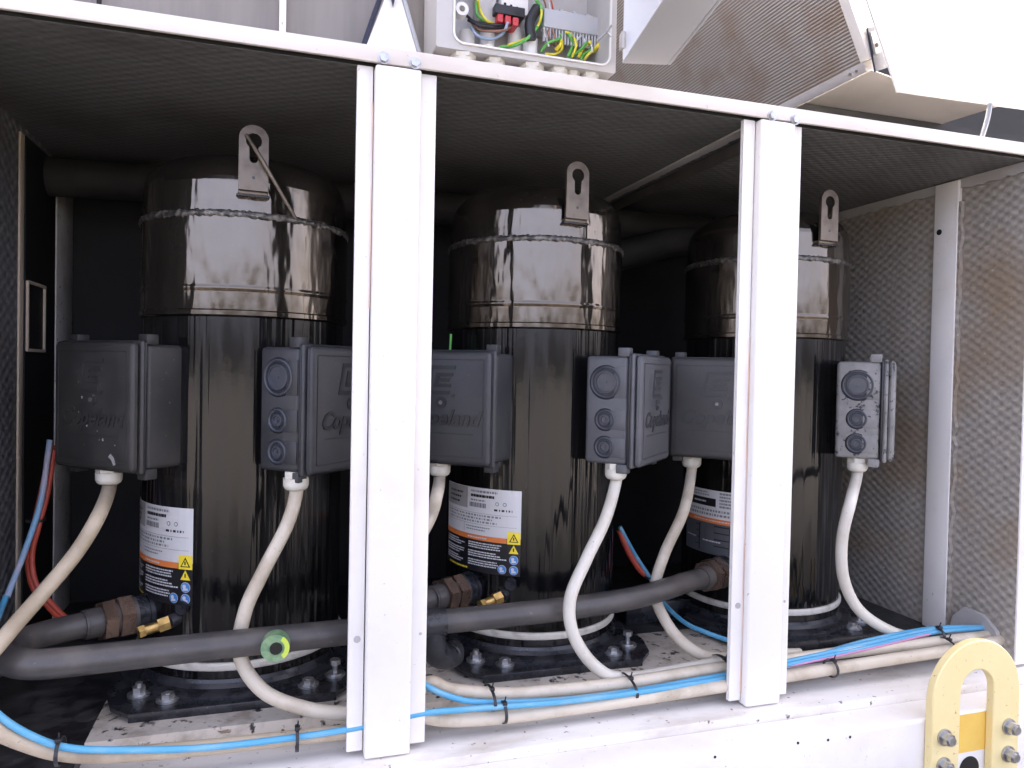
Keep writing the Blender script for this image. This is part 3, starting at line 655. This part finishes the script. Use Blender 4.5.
conduit([(0.4140, 0.0115, 0.0371), (0.5512, 0.0160, 0.0351), (0.7257, 0.0280, 0.0356), (0.8612, 0.0260, 0.0445), (0.9954, 0.0340, 0.0513), (1.1671, 0.0460, 0.0624)], 'thin pink cable beside the blue cables near the right post', 'pink_cable', 'pink', .0018, None, 'cable')
GRD = 'red wires hanging in the cabinet'
conduit([(-0.3676, 0.4100, 0.3959), (-0.3750, 0.4000, 0.3377), (-0.3837, 0.3850, 0.2731), (-0.3921, 0.3800, 0.2161), (-0.3832, 0.3700, 0.1682), (-0.3586, 0.3600, 0.1361), (-0.3274, 0.3400, 0.1086)], 'red wire hanging down from behind the far left box', 'red_wire', 'red', .0058, GRD, 'wire')
conduit([(-0.3633, 0.4050, 0.3879), (-0.3691, 0.3950, 0.3214), (-0.3779, 0.3800, 0.2655), (-0.3864, 0.3750, 0.2170), (-0.3776, 0.3650, 0.1725), (-0.3516, 0.3550, 0.1388), (-0.3216, 0.3400, 0.1114)], 'second red wire hanging beside it behind the far left box, nearer the compressor', 'red_wire', 'red', .0045, GRD, 'wire')
conduit([(-0.3668, 0.3950, 0.4059), (-0.3748, 0.3780, 0.3076), (-0.3867, 0.3450, 0.2358), (-0.3938, 0.2820, 0.1754)], 'lilac wire tied to the red wires at far left', 'lilac_wire', 'lilac', .0046, None, 'wire')
conduit([(0.6782, 0.3650, 0.2120), (0.7023, 0.3600, 0.1597), (0.7308, 0.3550, 0.1215), (0.7627, 0.3400, 0.1068), (0.8041, 0.3300, 0.0984)], 'short red wire crossing the blue cable between middle and right compressors', 'red_wire', 'red', .0062, GRD, 'wire')
b = MB(); b.tube([(0.2935, 0.2800, 0.5699), (0.2947, 0.2800, 0.6024)], .0022, 8, smooth=False)
tag(b.build('green_wire', 'yg_g'), 'short upright green wire above the middle left box', 'wire')

GT = 'black cable ties'
def tie(c, ry, rz, label, tilt=0., rz_=0., w=.0045, tail=True, ax='x'):
    b = MB(); n = 28
    prof = []
    for k in range(n):
        a = 2 * PI * k / n; prof.append((0, ry * math.cos(a), rz * math.sin(a)))
    verts = []; 
    for p in prof:
        for dx, s in ((-w / 2, 1), (w / 2, 1), (w / 2, 1 + .0016 / max(ry, rz)), (-w / 2, 1 + .0016 / max(ry, rz))): verts.append((dx, p[1] * s, p[2] * s))
    faces = []
    for k in range(n):
        for q in range(4): faces.append((k * 4 + q, k * 4 + (q + 1) % 4, ((k + 1) % n) * 4 + (q + 1) % 4, ((k + 1) % n) * 4 + q))
    b.add(verts, faces)
    if tail: b.box(-w * .75, w * .75, -ry * .3 - .006, -ry * .3 + .003, rz * .95, rz * .95 + .005, .0008); b.tube([(0, -ry * .3, rz * .98), (.001, -ry * .3 - .004, rz + .012)], .0011, 6, smooth=False)
    mx = Matrix.Rotation(rz_, 4, 'Z') @ Matrix.Rotation(tilt, 4, 'Y')
    if ax == 'z': mx = mx @ Matrix.Rotation(PI / 2, 4, 'Y')
    for v in b.bm.verts: v.co = mx @ v.co
    o = b.build('cable_tie', 'black_pl'); o.location = c
    return tag(o, label, 'cable tie', GT)
tie((-0.2535, 0.0090, 0.0544), .019, .0155, 'black cable tie round the conduit at the lower left corner')
tie((0.0302, 0.0080, 0.0340), .019, .0155, 'black cable tie left of the thick left post')
tie((0.3085, 0.0300, 0.0488), .029, .0150, 'black cable tie round the bundle below the middle compressor, left of its foot')
tie((0.3232, 0.0100, 0.0334), .0175, .0145, 'black cable tie on the lowest conduit below the middle compressor')
tie((0.5414, 0.0420, 0.0349), .036, .0165, 'black cable tie where the middle conduit joins the bundle')
tie((0.7259, 0.0550, 0.0418), .033, .0170, 'thick black cable tie just left of the right white post', w=.0075)
tie((0.9194, 0.0180, 0.0348), .0165, .0140, 'black cable tie on the lower conduit right of the right post')
tie((1.1935, 0.0570, 0.0582), .018, .0110, 'black cable tie round the blue cables by the foam wall', w=.006)
tie((1.1883, 0.0340, 0.0422), .030, .0145, 'black cable tie round the conduits behind the yellow bracket')
tie((-0.3824, 0.3800, 0.2741), .013, .013, 'small black cable tie binding red and lilac wires', ax='z', tail=False)
tie((0.7442, 0.3450, 0.1150), .012, .012, 'small black cable tie on red and blue wires between the compressors', ax='z', tail=False)

# ------------------------------------------------------------------ pipes
PR = .0188
t = tag(empty('oil_pipe', (.2, .1, .15)), 'grey oil pipe bending round at left and running across all compressors', 'pipe')
main = [(-.270, .2155, .145), (-.300, .197, .1455), (-.328, .167, .147), (-.342, .125, .150), (-.336, .083, .1535), (-.312, .050, .155), (-.275, .036, .1555), (-.20, .043, .1545), (-.098, .056, .1525), (.098, .080, .148), (.225, .090, .1475), (.44, .100, .148), (.578, .118, .150), (.66, .145, .152), (.735, .187, .150), (.783, .2155, .145)]
b = MB(); b.tube(main, PR, 22, 10); b.build('main_tube', 'pipe', t, 60)
def coupling(p, ang, label=None):
    d = Vector((math.sin(R_(ang)), -math.cos(R_(ang)), 0)); p = Vector(p)
    b = MB(); b.hexa(p, p + d * .020, .0335); b.hexa(p + d * .024, p + d * .042, .0315); b.build('coupling_nut', 'nut', t, 25)
    b = MB(); b.tube([p - d * .006, p], .029, 24, smooth=False); b.tube([p + d * .0195, p + d * .0245], .0265, 24, smooth=False)
    b.tube([p + d * .0415, p + d * .062], .0222, 24, smooth=False); b.tube([p + d * .062, p + d * .066], .0215, 24, smooth=False); b.build('sleeve', 'pipe', t, 35)
for i in range(3): coupling((XC[i] + .189 * math.sin(R_(-60)), YC - .189 * math.cos(R_(-60)), .145), -60)
x, y = XC[1] + .248 * math.sin(R_(-60)), YC - .248 * math.cos(R_(-60))
b = MB(); b.tube([(x + .01, y + .006, .145), (x - .035, y - .018, .145), (x - .072, y - .050, .1455), (x - .078, y - .092, .147), (x - .050, y - .125, .148)], PR, 20, 10); b.build('branch_tube', 'pipe', t, 60)
b = MB(); b.tube([(.212, .0885, .1477), (.250, .0915, .1477)], .0215, 22, smooth=False); b.tube([(.231, .092, .145), (.233, .098, .118), (.243, .110, .092), (.262, .128, .078), (.278, .142, .0755)], .0205, 18, 8); b.lathe([(.0001, .016), (.012, .013), (.02, .006), (.0232, -.006)], 18, mx=Matrix.Translation((.272, .134, .080)) @ Matrix.Rotation(R_(70), 4, 'X')); b.build('tee_elbow', 'foot', t, 50)
p = (0.0013, 0.0360, 0.1524)
b = MB(); b.tube([(p[0], p[1] + .012, p[2]), (p[0] - .0012, p[1] - .009, p[2])], .019, 26, smooth=False); sg = b.build('sight_glass', 'green', t, 35)
b = MB()
for a0, a1 in ((-55, 60),):
    q = [(a0 + (a1 - a0) * k / 10) for k in range(11)]
    b.prism([(p[0] + .0178 * math.cos(R_(a)), p[2] + .0178 * math.sin(R_(a))) for a in q] + [(p[0] + .0115 * math.cos(R_(a)), p[2] + .0115 * math.sin(R_(a))) for a in q[::-1]], p[1] - .0102, p[1] - .0088)
b.build('indicator', 'lime', sg, 35)
b = MB(); b.tube([(p[0], p[1] - .0104, p[2]), (p[0], p[1] - .0088, p[2])], .0085, 20, smooth=False); b.build('glass', 'glass_dark', sg, 35)
t = tag(empty('header_pipe', (.4, .62, .86)), 'fat dark insulated header pipe high at the back of the cabinet', 'pipe')
b = MB(); b.tube([(-.428, .60, .892), (-.27, .60, .896), (1.25, .62, .896)], .037, 24, smooth=False); b.build('insulation', 'insul', t, 60)
t = tag(empty('suction_pipe', (.85, .56, .82)), 'dark lagged pipe rising behind the gap beside the right compressor', 'pipe')
b = MB(); b.tube([(.72, .60, .80), (.80, .56, .825), (.87, .53, .845), (.93, .50, .85)], .034, 20, 8); b.build('insulation', 'insul', t, 60)

# ------------------------------------------------------------------ yellow bracket
t = tag(empty('lifting_bracket', (1.0985, -.11, -.30)), 'pale yellow steel lifting bracket with slot and bolts at lower right', 'lifting bracket')
bx, zt, ow, iw = 1.0985, .113, .0935, .0355
outer = [(bx + ow, -.25)] + [(bx + ow * math.cos(R_(180 * k / 28)), zt - ow + ow * math.sin(R_(180 * k / 28))) for k in range(29)] + [(bx - ow, -.25)]
zi = .065
inner = [(bx + iw * math.cos(R_(180 * k / 20)), zi - iw + iw * math.sin(R_(180 * k / 20))) for k in range(21)] + [(bx - iw * math.cos(R_(180 * k / 20)), -.13 - iw * math.sin(R_(180 * k / 20))) for k in range(21)]
b = MB(); b.prism(outer, -.1125, -.0985, 'xz', [inner]); o = b.build('plate', 'yellow', t, 40)
md = o.modifiers.new('edge_round', 'BEVEL'); md.width = .0018; md.segments = 2; md.limit_method = 'ANGLE'; md.angle_limit = R_(50)
for sx in (-1, 1):
    for z0 in (-.037, -.083, -.19):
        b = MB(); x = bx + sx * .069
        b.tube([(x, -.1160, z0), (x, -.1128, z0)], .0135, 24, smooth=False); b.hexa((x, -.1265, z0), (x, -.1160, z0), .0105); b.tube([(x, -.1305, z0), (x, -.1265, z0)], .0068, 14, smooth=False)
        b.build('bolt', 'zinc', t, 30)
b = MB(); b.box(bx - .046, bx + .046, -.0983, -.0977, -.078, -.0145); o = b.build('amber_patch', 'amber', t)
b = MB(); b.tube([(bx + .004, -.0984, -.107), (bx + .004, -.0978, -.107)], .021, 28, smooth=False); b.build('shackle_hole', 'dark', t)

# ------------------------------------------------------------------ scraps on the sill
for pts, lab in (([(-0.0750, 0.0750, 0.0507), (-0.0618, 0.0720, 0.0575), (-0.0565, 0.0700, 0.0634), (-0.0588, 0.0660, 0.0542), (-0.0691, 0.0660, 0.0498)], 'curled brown leaf scrap on the rail below the left compressor'),
                 ([(-0.1934, 0.0350, 0.0450), (-0.1771, 0.0350, 0.0560), (-0.1548, 0.0300, 0.0476), (-0.1654, 0.0220, 0.0489), (-0.1791, 0.0200, 0.0478)], 'pale torn scrap lying at the left end of the sill')):
    b = MB(); zz = .003 if 'pale' in lab else .0235
    v = [(p[0], p[1], zz + (.005 if k in (1, 2) else 0)) for k, p in enumerate(pts)]; b.prism([(q[0], q[1]) for q in v], 0, .0008, 'xy')
    for k, vv in enumerate(b.bm.verts): vv.co.z += v[(k // 2) % 5][2] if False else zz + rnd.uniform(0, .004)
    tag(b.build('leaf_scrap', 'leaf'), lab, 'leaf')
# ------------------------------------------------------------------ what stands above the rail
t = tag(empty('control_enclosure', (.345, .05, .992)), 'open grey electrical enclosure full of coloured wires above the rail', 'control box')
ex0, ex1, ez0, ez1 = .203, .478, .990, 1.24
b = MB(); b.prism(rounded(ex0, ex1, ez0, ez1, .003), .002, .098, 'xz', [rounded(.229, .466, ez0 + .010, ez1 - .012, .014)]); b.box(ex0 + .01, ex1 - .01, .090, .097, ez0 + .006, ez1 - .006); b.build('housing', 'encl', t, 40)
b = MB(); b.prism(rounded(.2265, .4685, ez0 + .0075, ez1 - .0095, .016), -.0015, .0018, 'xz', [rounded(.229, .466, ez0 + .010, ez1 - .012, .014)]); b.build('seal_rim', 'white_pl', t, 40)
for i, px_ in enumerate((468, 498, 533, 558, 572, 588)):
    x = (.246, .293, .350, .392, .416, .443)[i]; r = (.0165, .0135, .0165, .0135, .009, .0125)[i]
    b = MB(); b.tube([(x, .0195, ez0 - .014), (x, .0195, ez0 - .0003)], r, 18, smooth=False); b.hexa((x, .0195, ez0 - .006), (x, .0195, ez0 - .0002), r * 1.12); b.tube([(x, .0195, ez0 - .034), (x, .0195, ez0 - .0135)], r * .8, 16, smooth=False); b.build('cable_gland', 'gland', t, 40)
def part(name, m, fn, sm=40): b = MB(); fn(b); return b.build(name, m, t, sm)
def pbox(p, q, y0, y1, bev=.001): return lambda b: b.box(min(p[0], q[0]), max(p[0], q[0]), y0, y1, min(p[2], q[2]), max(p[2], q[2]), bev)
part('breaker', 'white_pl', pbox((0.3088, 0.0450, 1.0753), (0.3514, 0.0450, 1.1435), .045, .085))
part('breaker', 'encl', pbox((0.2762, 0.0550, 1.0611), (0.3043, 0.0550, 1.1327), .055, .085))
for k in range(4):
    p = (0.3148, 0.0450, 1.0866); part('terminal_hole', 'dark', lambda b: b.tube([(p[0] + .0095 * k, .0443, p[2] - .0015 * k), (p[0] + .0095 * k, .047, p[2] - .0015 * k)], .0022, 10, smooth=False))
for k in range(3):
    p = (0.3029, 0.0450, 1.0581); part('red_terminal', 'red_pl', lambda b: b.box(p[0] + .012 * k, p[0] + .012 * k + .009, .042, .07, p[2] - .001 * k, p[2] + .012 - .001 * k, .001))
part('terminal_cover', 'black_pl', pbox((0.2983, 0.0460, 1.0696), (0.3451, 0.0460, 1.0832), .040, .072))
q0, q1 = (0.3774, 0.0500, 1.0645), (0.4714, 0.0500, 1.1026)
part('wire_duct', 'duct', lambda b: b.box(q0[0], q1[0], .045, .085, q0[2] - .001, q0[2] + .027, .001))
for k in range(20):
    x = q0[0] + (q1[0] - q0[0]) * k / 19; part('duct_tooth', 'duct', lambda b: b.box(x, x + .0025, .047, .052, q0[2] - .022, q0[2] - .0012))
for k in range(11):
    x = .385 + .0072 * k; part('terminal_block', ('duct', 'encl', 'green', 'duct', 'amber', 'encl')[k % 6], lambda b: b.box(x, x + .0066, .056 + .004 * (k % 3), .088, 1.066 - .001 * k, 1.10, .0008))
for k in range(8):
    p = ((.3900 + .0100 * k), .055, 1.072 - .0 * k); part('ferrule', ('white_pl', 'tube', 'lab_yellow')[k % 3], lambda b: b.cyl((p[0], .05, p[2]), (p[0] + .001, .052, p[2] + .016), .0022, 8))
for p in ((0.2635, 0.0700, 1.0358), (0.2948, 0.0700, 1.0376), (0.3408, 0.0750, 1.0527), (0.3605, 0.0600, 1.0343)):
    part('inner_sleeve', 'white_pl', lambda b: b.cyl((p[0], p[1], 1.000), (p[0], p[1], p[2] + .012), .0115, 16))
part('ferrite_core', 'black_pl', lambda b: b.tube([(0.3569, 0.0450, 1.0397), (0.3547, 0.0450, 1.0663), (0.3671, 0.0500, 1.0916)], .008, 14))
b = MB(); p = (0.2419, 0.0200, 1.0530); b.prism(circle(p[0], p[2], .0095, 20), .012, .028, 'xz', [circle(p[0], p[2], .0045, 14)]); b.build('screw_lug', 'white_pl', t, 40)
WR = [('black_pl', 0.0022, 0), ('black_pl', 0.0024, 0), ('brown', 0.0019, 0), ('brown', 0.0018, 0), ('pale_blue', 0.0022, 0), ('yg_y', 0.002, 0), ('yg_g', 0.002, 0), ('yg_g', 0.0026, 0), ('yg_y', 0.0018, 0), ('brown', 0.0015, 0), ('white_pl', 0.0015, 0), ('brown', 0.0015, 0), ('yg_g', 0.0022, 0), ('yg_y', 0.0021, 0), ('lab_yellow', 0.0032, 0), ('yg_g', 0.0022, 0), ('yg_y', 0.002, 0), ('yg_g', 0.0022, 0), ('yg_y', 0.0026, 0), ('yg_y', 0.0022, 0), ('yg_g', 0.0021, 0), ('lab_yellow', 0.0032, 0), ('brown', 0.0013, 0), ('white_pl', 0.0013, 0), ('red', 0.0013, 0), ('white_pl', 0.0014, 0), ('white_pl', 0.0014, 0)]
WP = [[(0.2557, 0.0400, 1.0571), (0.2706, 0.0508, 1.0555), (0.2995, 0.0436, 1.0525), (0.3292, 0.0544, 1.0634), (0.3457, 0.0472, 1.0748)], [(0.2590, 0.0472, 1.0550), (0.2786, 0.0400, 1.0461), (0.3172, 0.0508, 1.0554), (0.3321, 0.0436, 1.0621)], [(0.2669, 0.0544, 1.0550), (0.2776, 0.0472, 1.0432), (0.3064, 0.0400, 1.0432), (0.3282, 0.0508, 1.0586), (0.3350, 0.0436, 1.0745)], [(0.3068, 0.0436, 1.0758), (0.3149, 0.0544, 1.0671), (0.3209, 0.0472, 1.0529)], [(0.2646, 0.0508, 1.0472), (0.2738, 0.0436, 1.0323), (0.2983, 0.0544, 1.0361), (0.3132, 0.0472, 1.0443), (0.3185, 0.0400, 1.0584)], [(0.2718, 0.0400, 1.0830), (0.2779, 0.0508, 1.0743), (0.2855, 0.0436, 1.0576), (0.3009, 0.0544, 1.0589)], [(0.2706, 0.0472, 1.0832), (0.2707, 0.0400, 1.0624), (0.2844, 0.0508, 1.0577)], [(0.3110, 0.0544, 1.0261), (0.3340, 0.0472, 1.0296), (0.3535, 0.0400, 1.0430), (0.3727, 0.0508, 1.0717), (0.3714, 0.0436, 1.0894), (0.3668, 0.0544, 1.1057)], [(0.3203, 0.0436, 1.0261), (0.3488, 0.0544, 1.0438), (0.3668, 0.0472, 1.0617), (0.3711, 0.0400, 1.0787), (0.3721, 0.0508, 1.0988)], [(0.3842, 0.0508, 1.0644), (0.3852, 0.0436, 1.0494), (0.3943, 0.0544, 1.0401)], [(0.3756, 0.0400, 1.0584), (0.3830, 0.0508, 1.0491), (0.3855, 0.0436, 1.0344)], [(0.3911, 0.0472, 1.0625), (0.3937, 0.0400, 1.0462), (0.3996, 0.0508, 1.0394)], [(0.3766, 0.0544, 1.0283), (0.3835, 0.0472, 1.0386), (0.3953, 0.0400, 1.0434), (0.4092, 0.0508, 1.0515)], [(0.3810, 0.0436, 1.0216), (0.3995, 0.0544, 1.0286), (0.4081, 0.0472, 1.0346), (0.4035, 0.0400, 1.0447)], [(0.3997, 0.0508, 1.0333), (0.4050, 0.0436, 1.0403), (0.4088, 0.0544, 1.0545)], [(0.4155, 0.0400, 1.0207), (0.4259, 0.0508, 1.0433), (0.4194, 0.0436, 1.0547), (0.4136, 0.0544, 1.0645), (0.4044, 0.0472, 1.0539)], [(0.4249, 0.0472, 1.0249), (0.4283, 0.0400, 1.0393), (0.4272, 0.0508, 1.0589), (0.4127, 0.0436, 1.0597)], [(0.4245, 0.0544, 1.0261), (0.4380, 0.0472, 1.0375), (0.4464, 0.0400, 1.0481)], [(0.4350, 0.0436, 1.0265), (0.4443, 0.0544, 1.0414), (0.4511, 0.0472, 1.0487), (0.4514, 0.0400, 1.0489)], [(0.4465, 0.0508, 1.0248), (0.4533, 0.0436, 1.0337), (0.4713, 0.0544, 1.0454), (0.4749, 0.0472, 1.0461)], [(0.4370, 0.0400, 1.0192), (0.4463, 0.0508, 1.0340), (0.4631, 0.0436, 1.0444), (0.4779, 0.0544, 1.0588)], [(0.4614, 0.0472, 1.0410), (0.4649, 0.0400, 1.0448), (0.4729, 0.0508, 1.0566)], [(0.3833, 0.0544, 1.0947), (0.3789, 0.0472, 1.0998), (0.3713, 0.0400, 1.1057)], [(0.3859, 0.0436, 1.0903), (0.3879, 0.0544, 1.1047), (0.3803, 0.0472, 1.1106)], [(0.3934, 0.0508, 1.0933), (0.3889, 0.0436, 1.0983), (0.3893, 0.0544, 1.1155)], [(0.4297, 0.0400, 1.0486), (0.4423, 0.0508, 1.0612), (0.4463, 0.0436, 1.0465)], [(0.4544, 0.0472, 1.0523), (0.4550, 0.0400, 1.0372), (0.4531, 0.0508, 1.0319)]]
for (m, r, _), pts in zip(WR, WP):
    b = MB(); b.tube(pts, r, 8, 6); b.build('wire', m, t, 60)
b = MB(); b.tube([(0.4500, 0.0100, 1.0378), (0.4600, 0.0000, 1.0470), (0.4649, -0.0100, 1.0553)], .0018, 8, smooth=False); b.tube([(0.4599, 0.0000, 1.0515), (0.4665, -0.0040, 1.0404)], .0014, 8, smooth=False); b.build('hinge_pin', 'zinc', t, 40)

# open lid of the enclosure
A = Vector((.482, -.012, 0)); e1 = Vector((-.19, -.98, 0)).normalized(); e2 = Vector((.965, -.262, 0)).normalized()
def lidbox(b, l0, l1, w0, w1, z0, z1, bev=.0015):
    mx = Matrix(((e1.x, e2.x, 0, A.x), (e1.y, e2.y, 0, A.y), (0, 0, 1, 0), (0, 0, 0, 1))); b.box(l0, l1, w0, w1, z0, z1, bev, 2, mx)
t = tag(empty('enclosure_lid', (A.x, A.y, 1.0)), 'pale grey lid of the electrical enclosure, swung open toward the viewer', 'lid')
b = MB(); lidbox(b, 0, .27, .068, .073, 1.000, 1.25)
lidbox(b, 0, .27, 0, .0675, 1.000, 1.004); lidbox(b, 0, .004, 0, .0675, 1.0045, 1.25); lidbox(b, .266, .27, 0, .0675, 1.0045, 1.25); lidbox(b, .0045, .2655, 0, .0675, 1.246, 1.25)
b.build('lid_shell', 'lid', t, 40)
b = MB(); lidbox(b, -.006, .008, -.004, .003, 1.02, 1.045); b.build('hinge', 'encl', t, 40)

# condenser coil leaning left, its frame and end plate
cb, ct = Vector((1.0044, 0.0700, 1.0912)), Vector((0.9451, 0.0700, 1.2101))
up = (ct - cb); up = Vector((up.x, 0, up.z)).normalized(); nrm = Vector((up.z, 0, -up.x))
t = tag(empty('condenser_coil', (cb.x, .4, cb.z)), 'grey brown finned condenser coil leaning above the right bays', 'condenser coil')
b = MB(); mx = Matrix(((up.x, 0, nrm.x, cb.x), (0, 1, 0, 0), (up.z, 0, nrm.z, cb.z), (0, 0, 0, 1)))
v = b.box(.018, .95, .072, 1.35, .002, .045, 0, 2, mx); b.build('fin_block', 'coil', t, None)
b = MB(); b.box(0, .0175, .066, 1.35, -.003, .05, .001, 2, mx); b.build('bottom_frame', 'grey_sheet', t)
b = MB(); b.box(0.018, .95, .050, .0715, -.004, .05, .001, 2, mx); b.build('end_frame', 'white', t)
for k in range(2):
    b = MB(); b.cyl(mx @ Vector((.009, .085 + .016 * k, -.0045)), mx @ Vector((.009, .085 + .016 * k, -.002)), .003, 12); b.build('screw', 'zinc', t)
b = MB(); pp = [(1.0417, 0.1803, 1.1650), (1.2136, 0.2224, 1.1650), (1.5619, 0.2653, 1.1650), (1.5410, 0.4216, 1.1650), (1.1871, 0.6337, 1.1650)]; b.prism([(q[0], q[1]) for q in pp], 1.165, 1.166, 'xy')
tag(b.build('drain_pan', 'grey_sheet'), 'plain grey sheet metal pan under the coil at upper right', 'drain pan')
e = [(1.0266, 0.0200, 1.0407), (1.3655, 0.0200, 1.0477), (1.4017, 0.0200, 1.3763), (0.8679, 0.0200, 1.2738), (0.9542, 0.0200, 1.1883)]
b = MB(); b.prism([(p[0], p[2]) for p in e], .018, .022, 'xz')
t = tag(empty('end_plate', (1.35, .02, 1.1)), 'large bright white sheet metal end plate at upper right corner', 'end plate')
o = b.build('sheet', 'white', t, 40)
p = [(0.9809, 0.0450, 1.1555), (1.0178, 0.0450, 1.1684), (1.0382, 0.0450, 1.0972), (1.0011, 0.0450, 1.0813)]
b = MB(); b.prism([(q[0], q[2]) for q in p], .043, .047, 'xz'); b.build('backing', 'dark_blue', t, 40)
p = [(0.9809, 0.0400, 1.1447), (0.9960, 0.0400, 1.1505), (1.0083, 0.0400, 1.1156), (0.9932, 0.0400, 1.1081)]
c_ = (0.9948, 0.0400, 1.1241)
b = MB(); b.prism([(q[0], q[2]) for q in p], .036, .040, 'xz'); o = b.build('hinge_tab', 'galv', t, 40)
b = MB(); b.tube([(c_[0], .0352, c_[2]), (c_[0], .038, c_[2])], .0038, 14, smooth=False); b.build('tab_hole', 'dark', o, 40)
b = MB(); b.tube([(1.2316, 0.0120, 1.0431), (1.2256, 0.0120, 1.0133), (1.2152, 0.0140, 0.9765)], .0042, 12)
tag(b.build('drain_tube', 'tube'), 'short clear grey tube hanging below the white end plate', 'tube')

# white gusset above the left post and the sheets either side of it
t = tag(empty('gusset_plate', (.15, .0, .97)), 'white triangular plate rising from the rail above the left post', 'gusset')
q = [(0.0996, 0.0120, 0.9814), (0.1881, 0.0120, 0.9808), (0.1487, 0.0120, 1.0657), (0.1377, 0.0120, 1.0638)]
b = MB(); b.prism([(q[0][0], .956), (q[1][0], .956), (q[2][0], q[2][2]), (q[3][0], q[3][2])], .008, .012, 'xz'); b.build('face', 'white', t, 40)
b = MB(); r = [(0.0977, 0.0060, 0.9786), (0.1339, 0.0060, 1.0739)]; r2_ = [(0.1884, 0.0060, 0.9757), (0.1490, 0.0060, 1.0765)]
b.tube([(r[0][0], .008, r[0][2] - .02), (r[1][0], .008, r[1][2])], .0035, 8, smooth=False); b.build('shadow_edge', 'dark_blue', t, 40)  # dark blue tube paints in the shadow edge beside the gusset
b = MB(); b.tube([(r2_[0][0], .008, r2_[0][2] - .02), (r2_[1][0], .008, r2_[1][2])], .0032, 8, smooth=False); b.build('steel_edge', 'galv', t, 40)
b = MB(); p = (0.1424, 0.0040, 1.0418); b.prism([(p[0] - .004, p[2] + .012), (p[0] + .004, p[2] + .012), (p[0] + .0005, p[2] - .006)], .003, .0075, 'xz'); b.build('blue_tab', 'dark_blue', t, 40)
t = tag(empty('sheet_panel', (-.2, .06, .95)), 'brushed grey metal sheet above the left bay, left of the white triangle', 'metal sheet')
b = MB(); b.box(-.95, .135, .055, .060, .9545, 1.45); b.build('sheet', 'streak_sheet', t, None)
b = MB(); p = (-0.0013, 0.0500, 1.0145); b.box(p[0] - .005, p[0] + .004, .036, .0545, .9545, 1.45, .001); b.build('rib', 'white', t)
b = MB(); p = (-0.2257, 0.0500, 1.0015); b.tube([(p[0], .045, .9545), (p[0], .045, 1.4)], .003, 8, smooth=False); b.build('wire_clip', 'dark', t)
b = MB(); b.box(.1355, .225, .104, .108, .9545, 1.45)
tag(b.build('sheet_panel', 'streak_sheet', None), 'narrow grey metal sheet between the white triangle and the enclosure', 'metal sheet')
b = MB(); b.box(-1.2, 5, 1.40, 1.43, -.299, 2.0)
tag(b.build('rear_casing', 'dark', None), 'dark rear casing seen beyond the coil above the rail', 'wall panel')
b = MB(); b.box(1.0, 2.6, .40, .42, .975, 1.163)  # dark filler added to keep bright sky out of the gap under the pan
tag(b.build('dark_gap_bar', 'dark', None), 'dark bar added under the coil behind the rail to darken the gap', 'bar')

# ------------------------------------------------------------------ camera, light
cam = bpy.data.cameras.new('camera'); cam.sensor_width = 36; cam.lens = 36 * 740 / 1024; cam.clip_start = .02; cam.clip_end = 300
co = bpy.data.objects.new('camera', cam); COL.objects.link(co)
psi, pit, rol = R_(17.493), R_(-1.093), R_(1.165)
fw = Vector((math.sin(psi) * math.cos(pit), math.cos(psi) * math.cos(pit), math.sin(pit)))
r0 = Vector((math.cos(psi), -math.sin(psi), 0)); u0 = r0.cross(fw)
rr = r0 * math.cos(rol) + u0 * math.sin(rol); uu = u0 * math.cos(rol) - r0 * math.sin(rol)
co.matrix_world = Matrix(((rr.x, uu.x, -fw.x, 0), (rr.y, uu.y, -fw.y, -1.027), (rr.z, uu.z, -fw.z, .54), (0, 0, 0, 1)))
S.camera = co

SUN_EL, SUN_AZ = R_(32), R_(20)      # azimuth measured from +y (behind the cabinet) toward +x
w = bpy.data.worlds.new('World'); S.world = w; w.use_nodes = True
nt = w.node_tree; bg = nt.nodes['Background']
sky = nt.nodes.new('ShaderNodeTexSky'); sky.sky_type = 'NISHITA'; sky.sun_disc = False
sky.sun_elevation = SUN_EL; sky.sun_rotation = SUN_AZ; sky.dust_density = 8.; sky.air_density = .12; sky.ozone_density = 0.
nt.links.new(sky.outputs['Color'], bg.inputs['Color']); bg.inputs['Strength'].default_value = .15
sd = bpy.data.lights.new('sun', 'SUN'); sd.energy = 2.2; sd.angle = R_(.5); sd.color = (1, .95, .88)
so = bpy.data.objects.new('sun', sd); COL.objects.link(so)
dirn = Vector((math.sin(SUN_AZ) * math.cos(SUN_EL), math.cos(SUN_AZ) * math.cos(SUN_EL), math.sin(SUN_EL)))
so.rotation_euler = dirn.to_track_quat('Z', 'Y').to_euler(); so.location = dirn * 10
S.view_settings.view_transform = 'Standard'; S.view_settings.look = 'None'; S.view_settings.exposure = 4.6; S.view_settings.gamma = 1
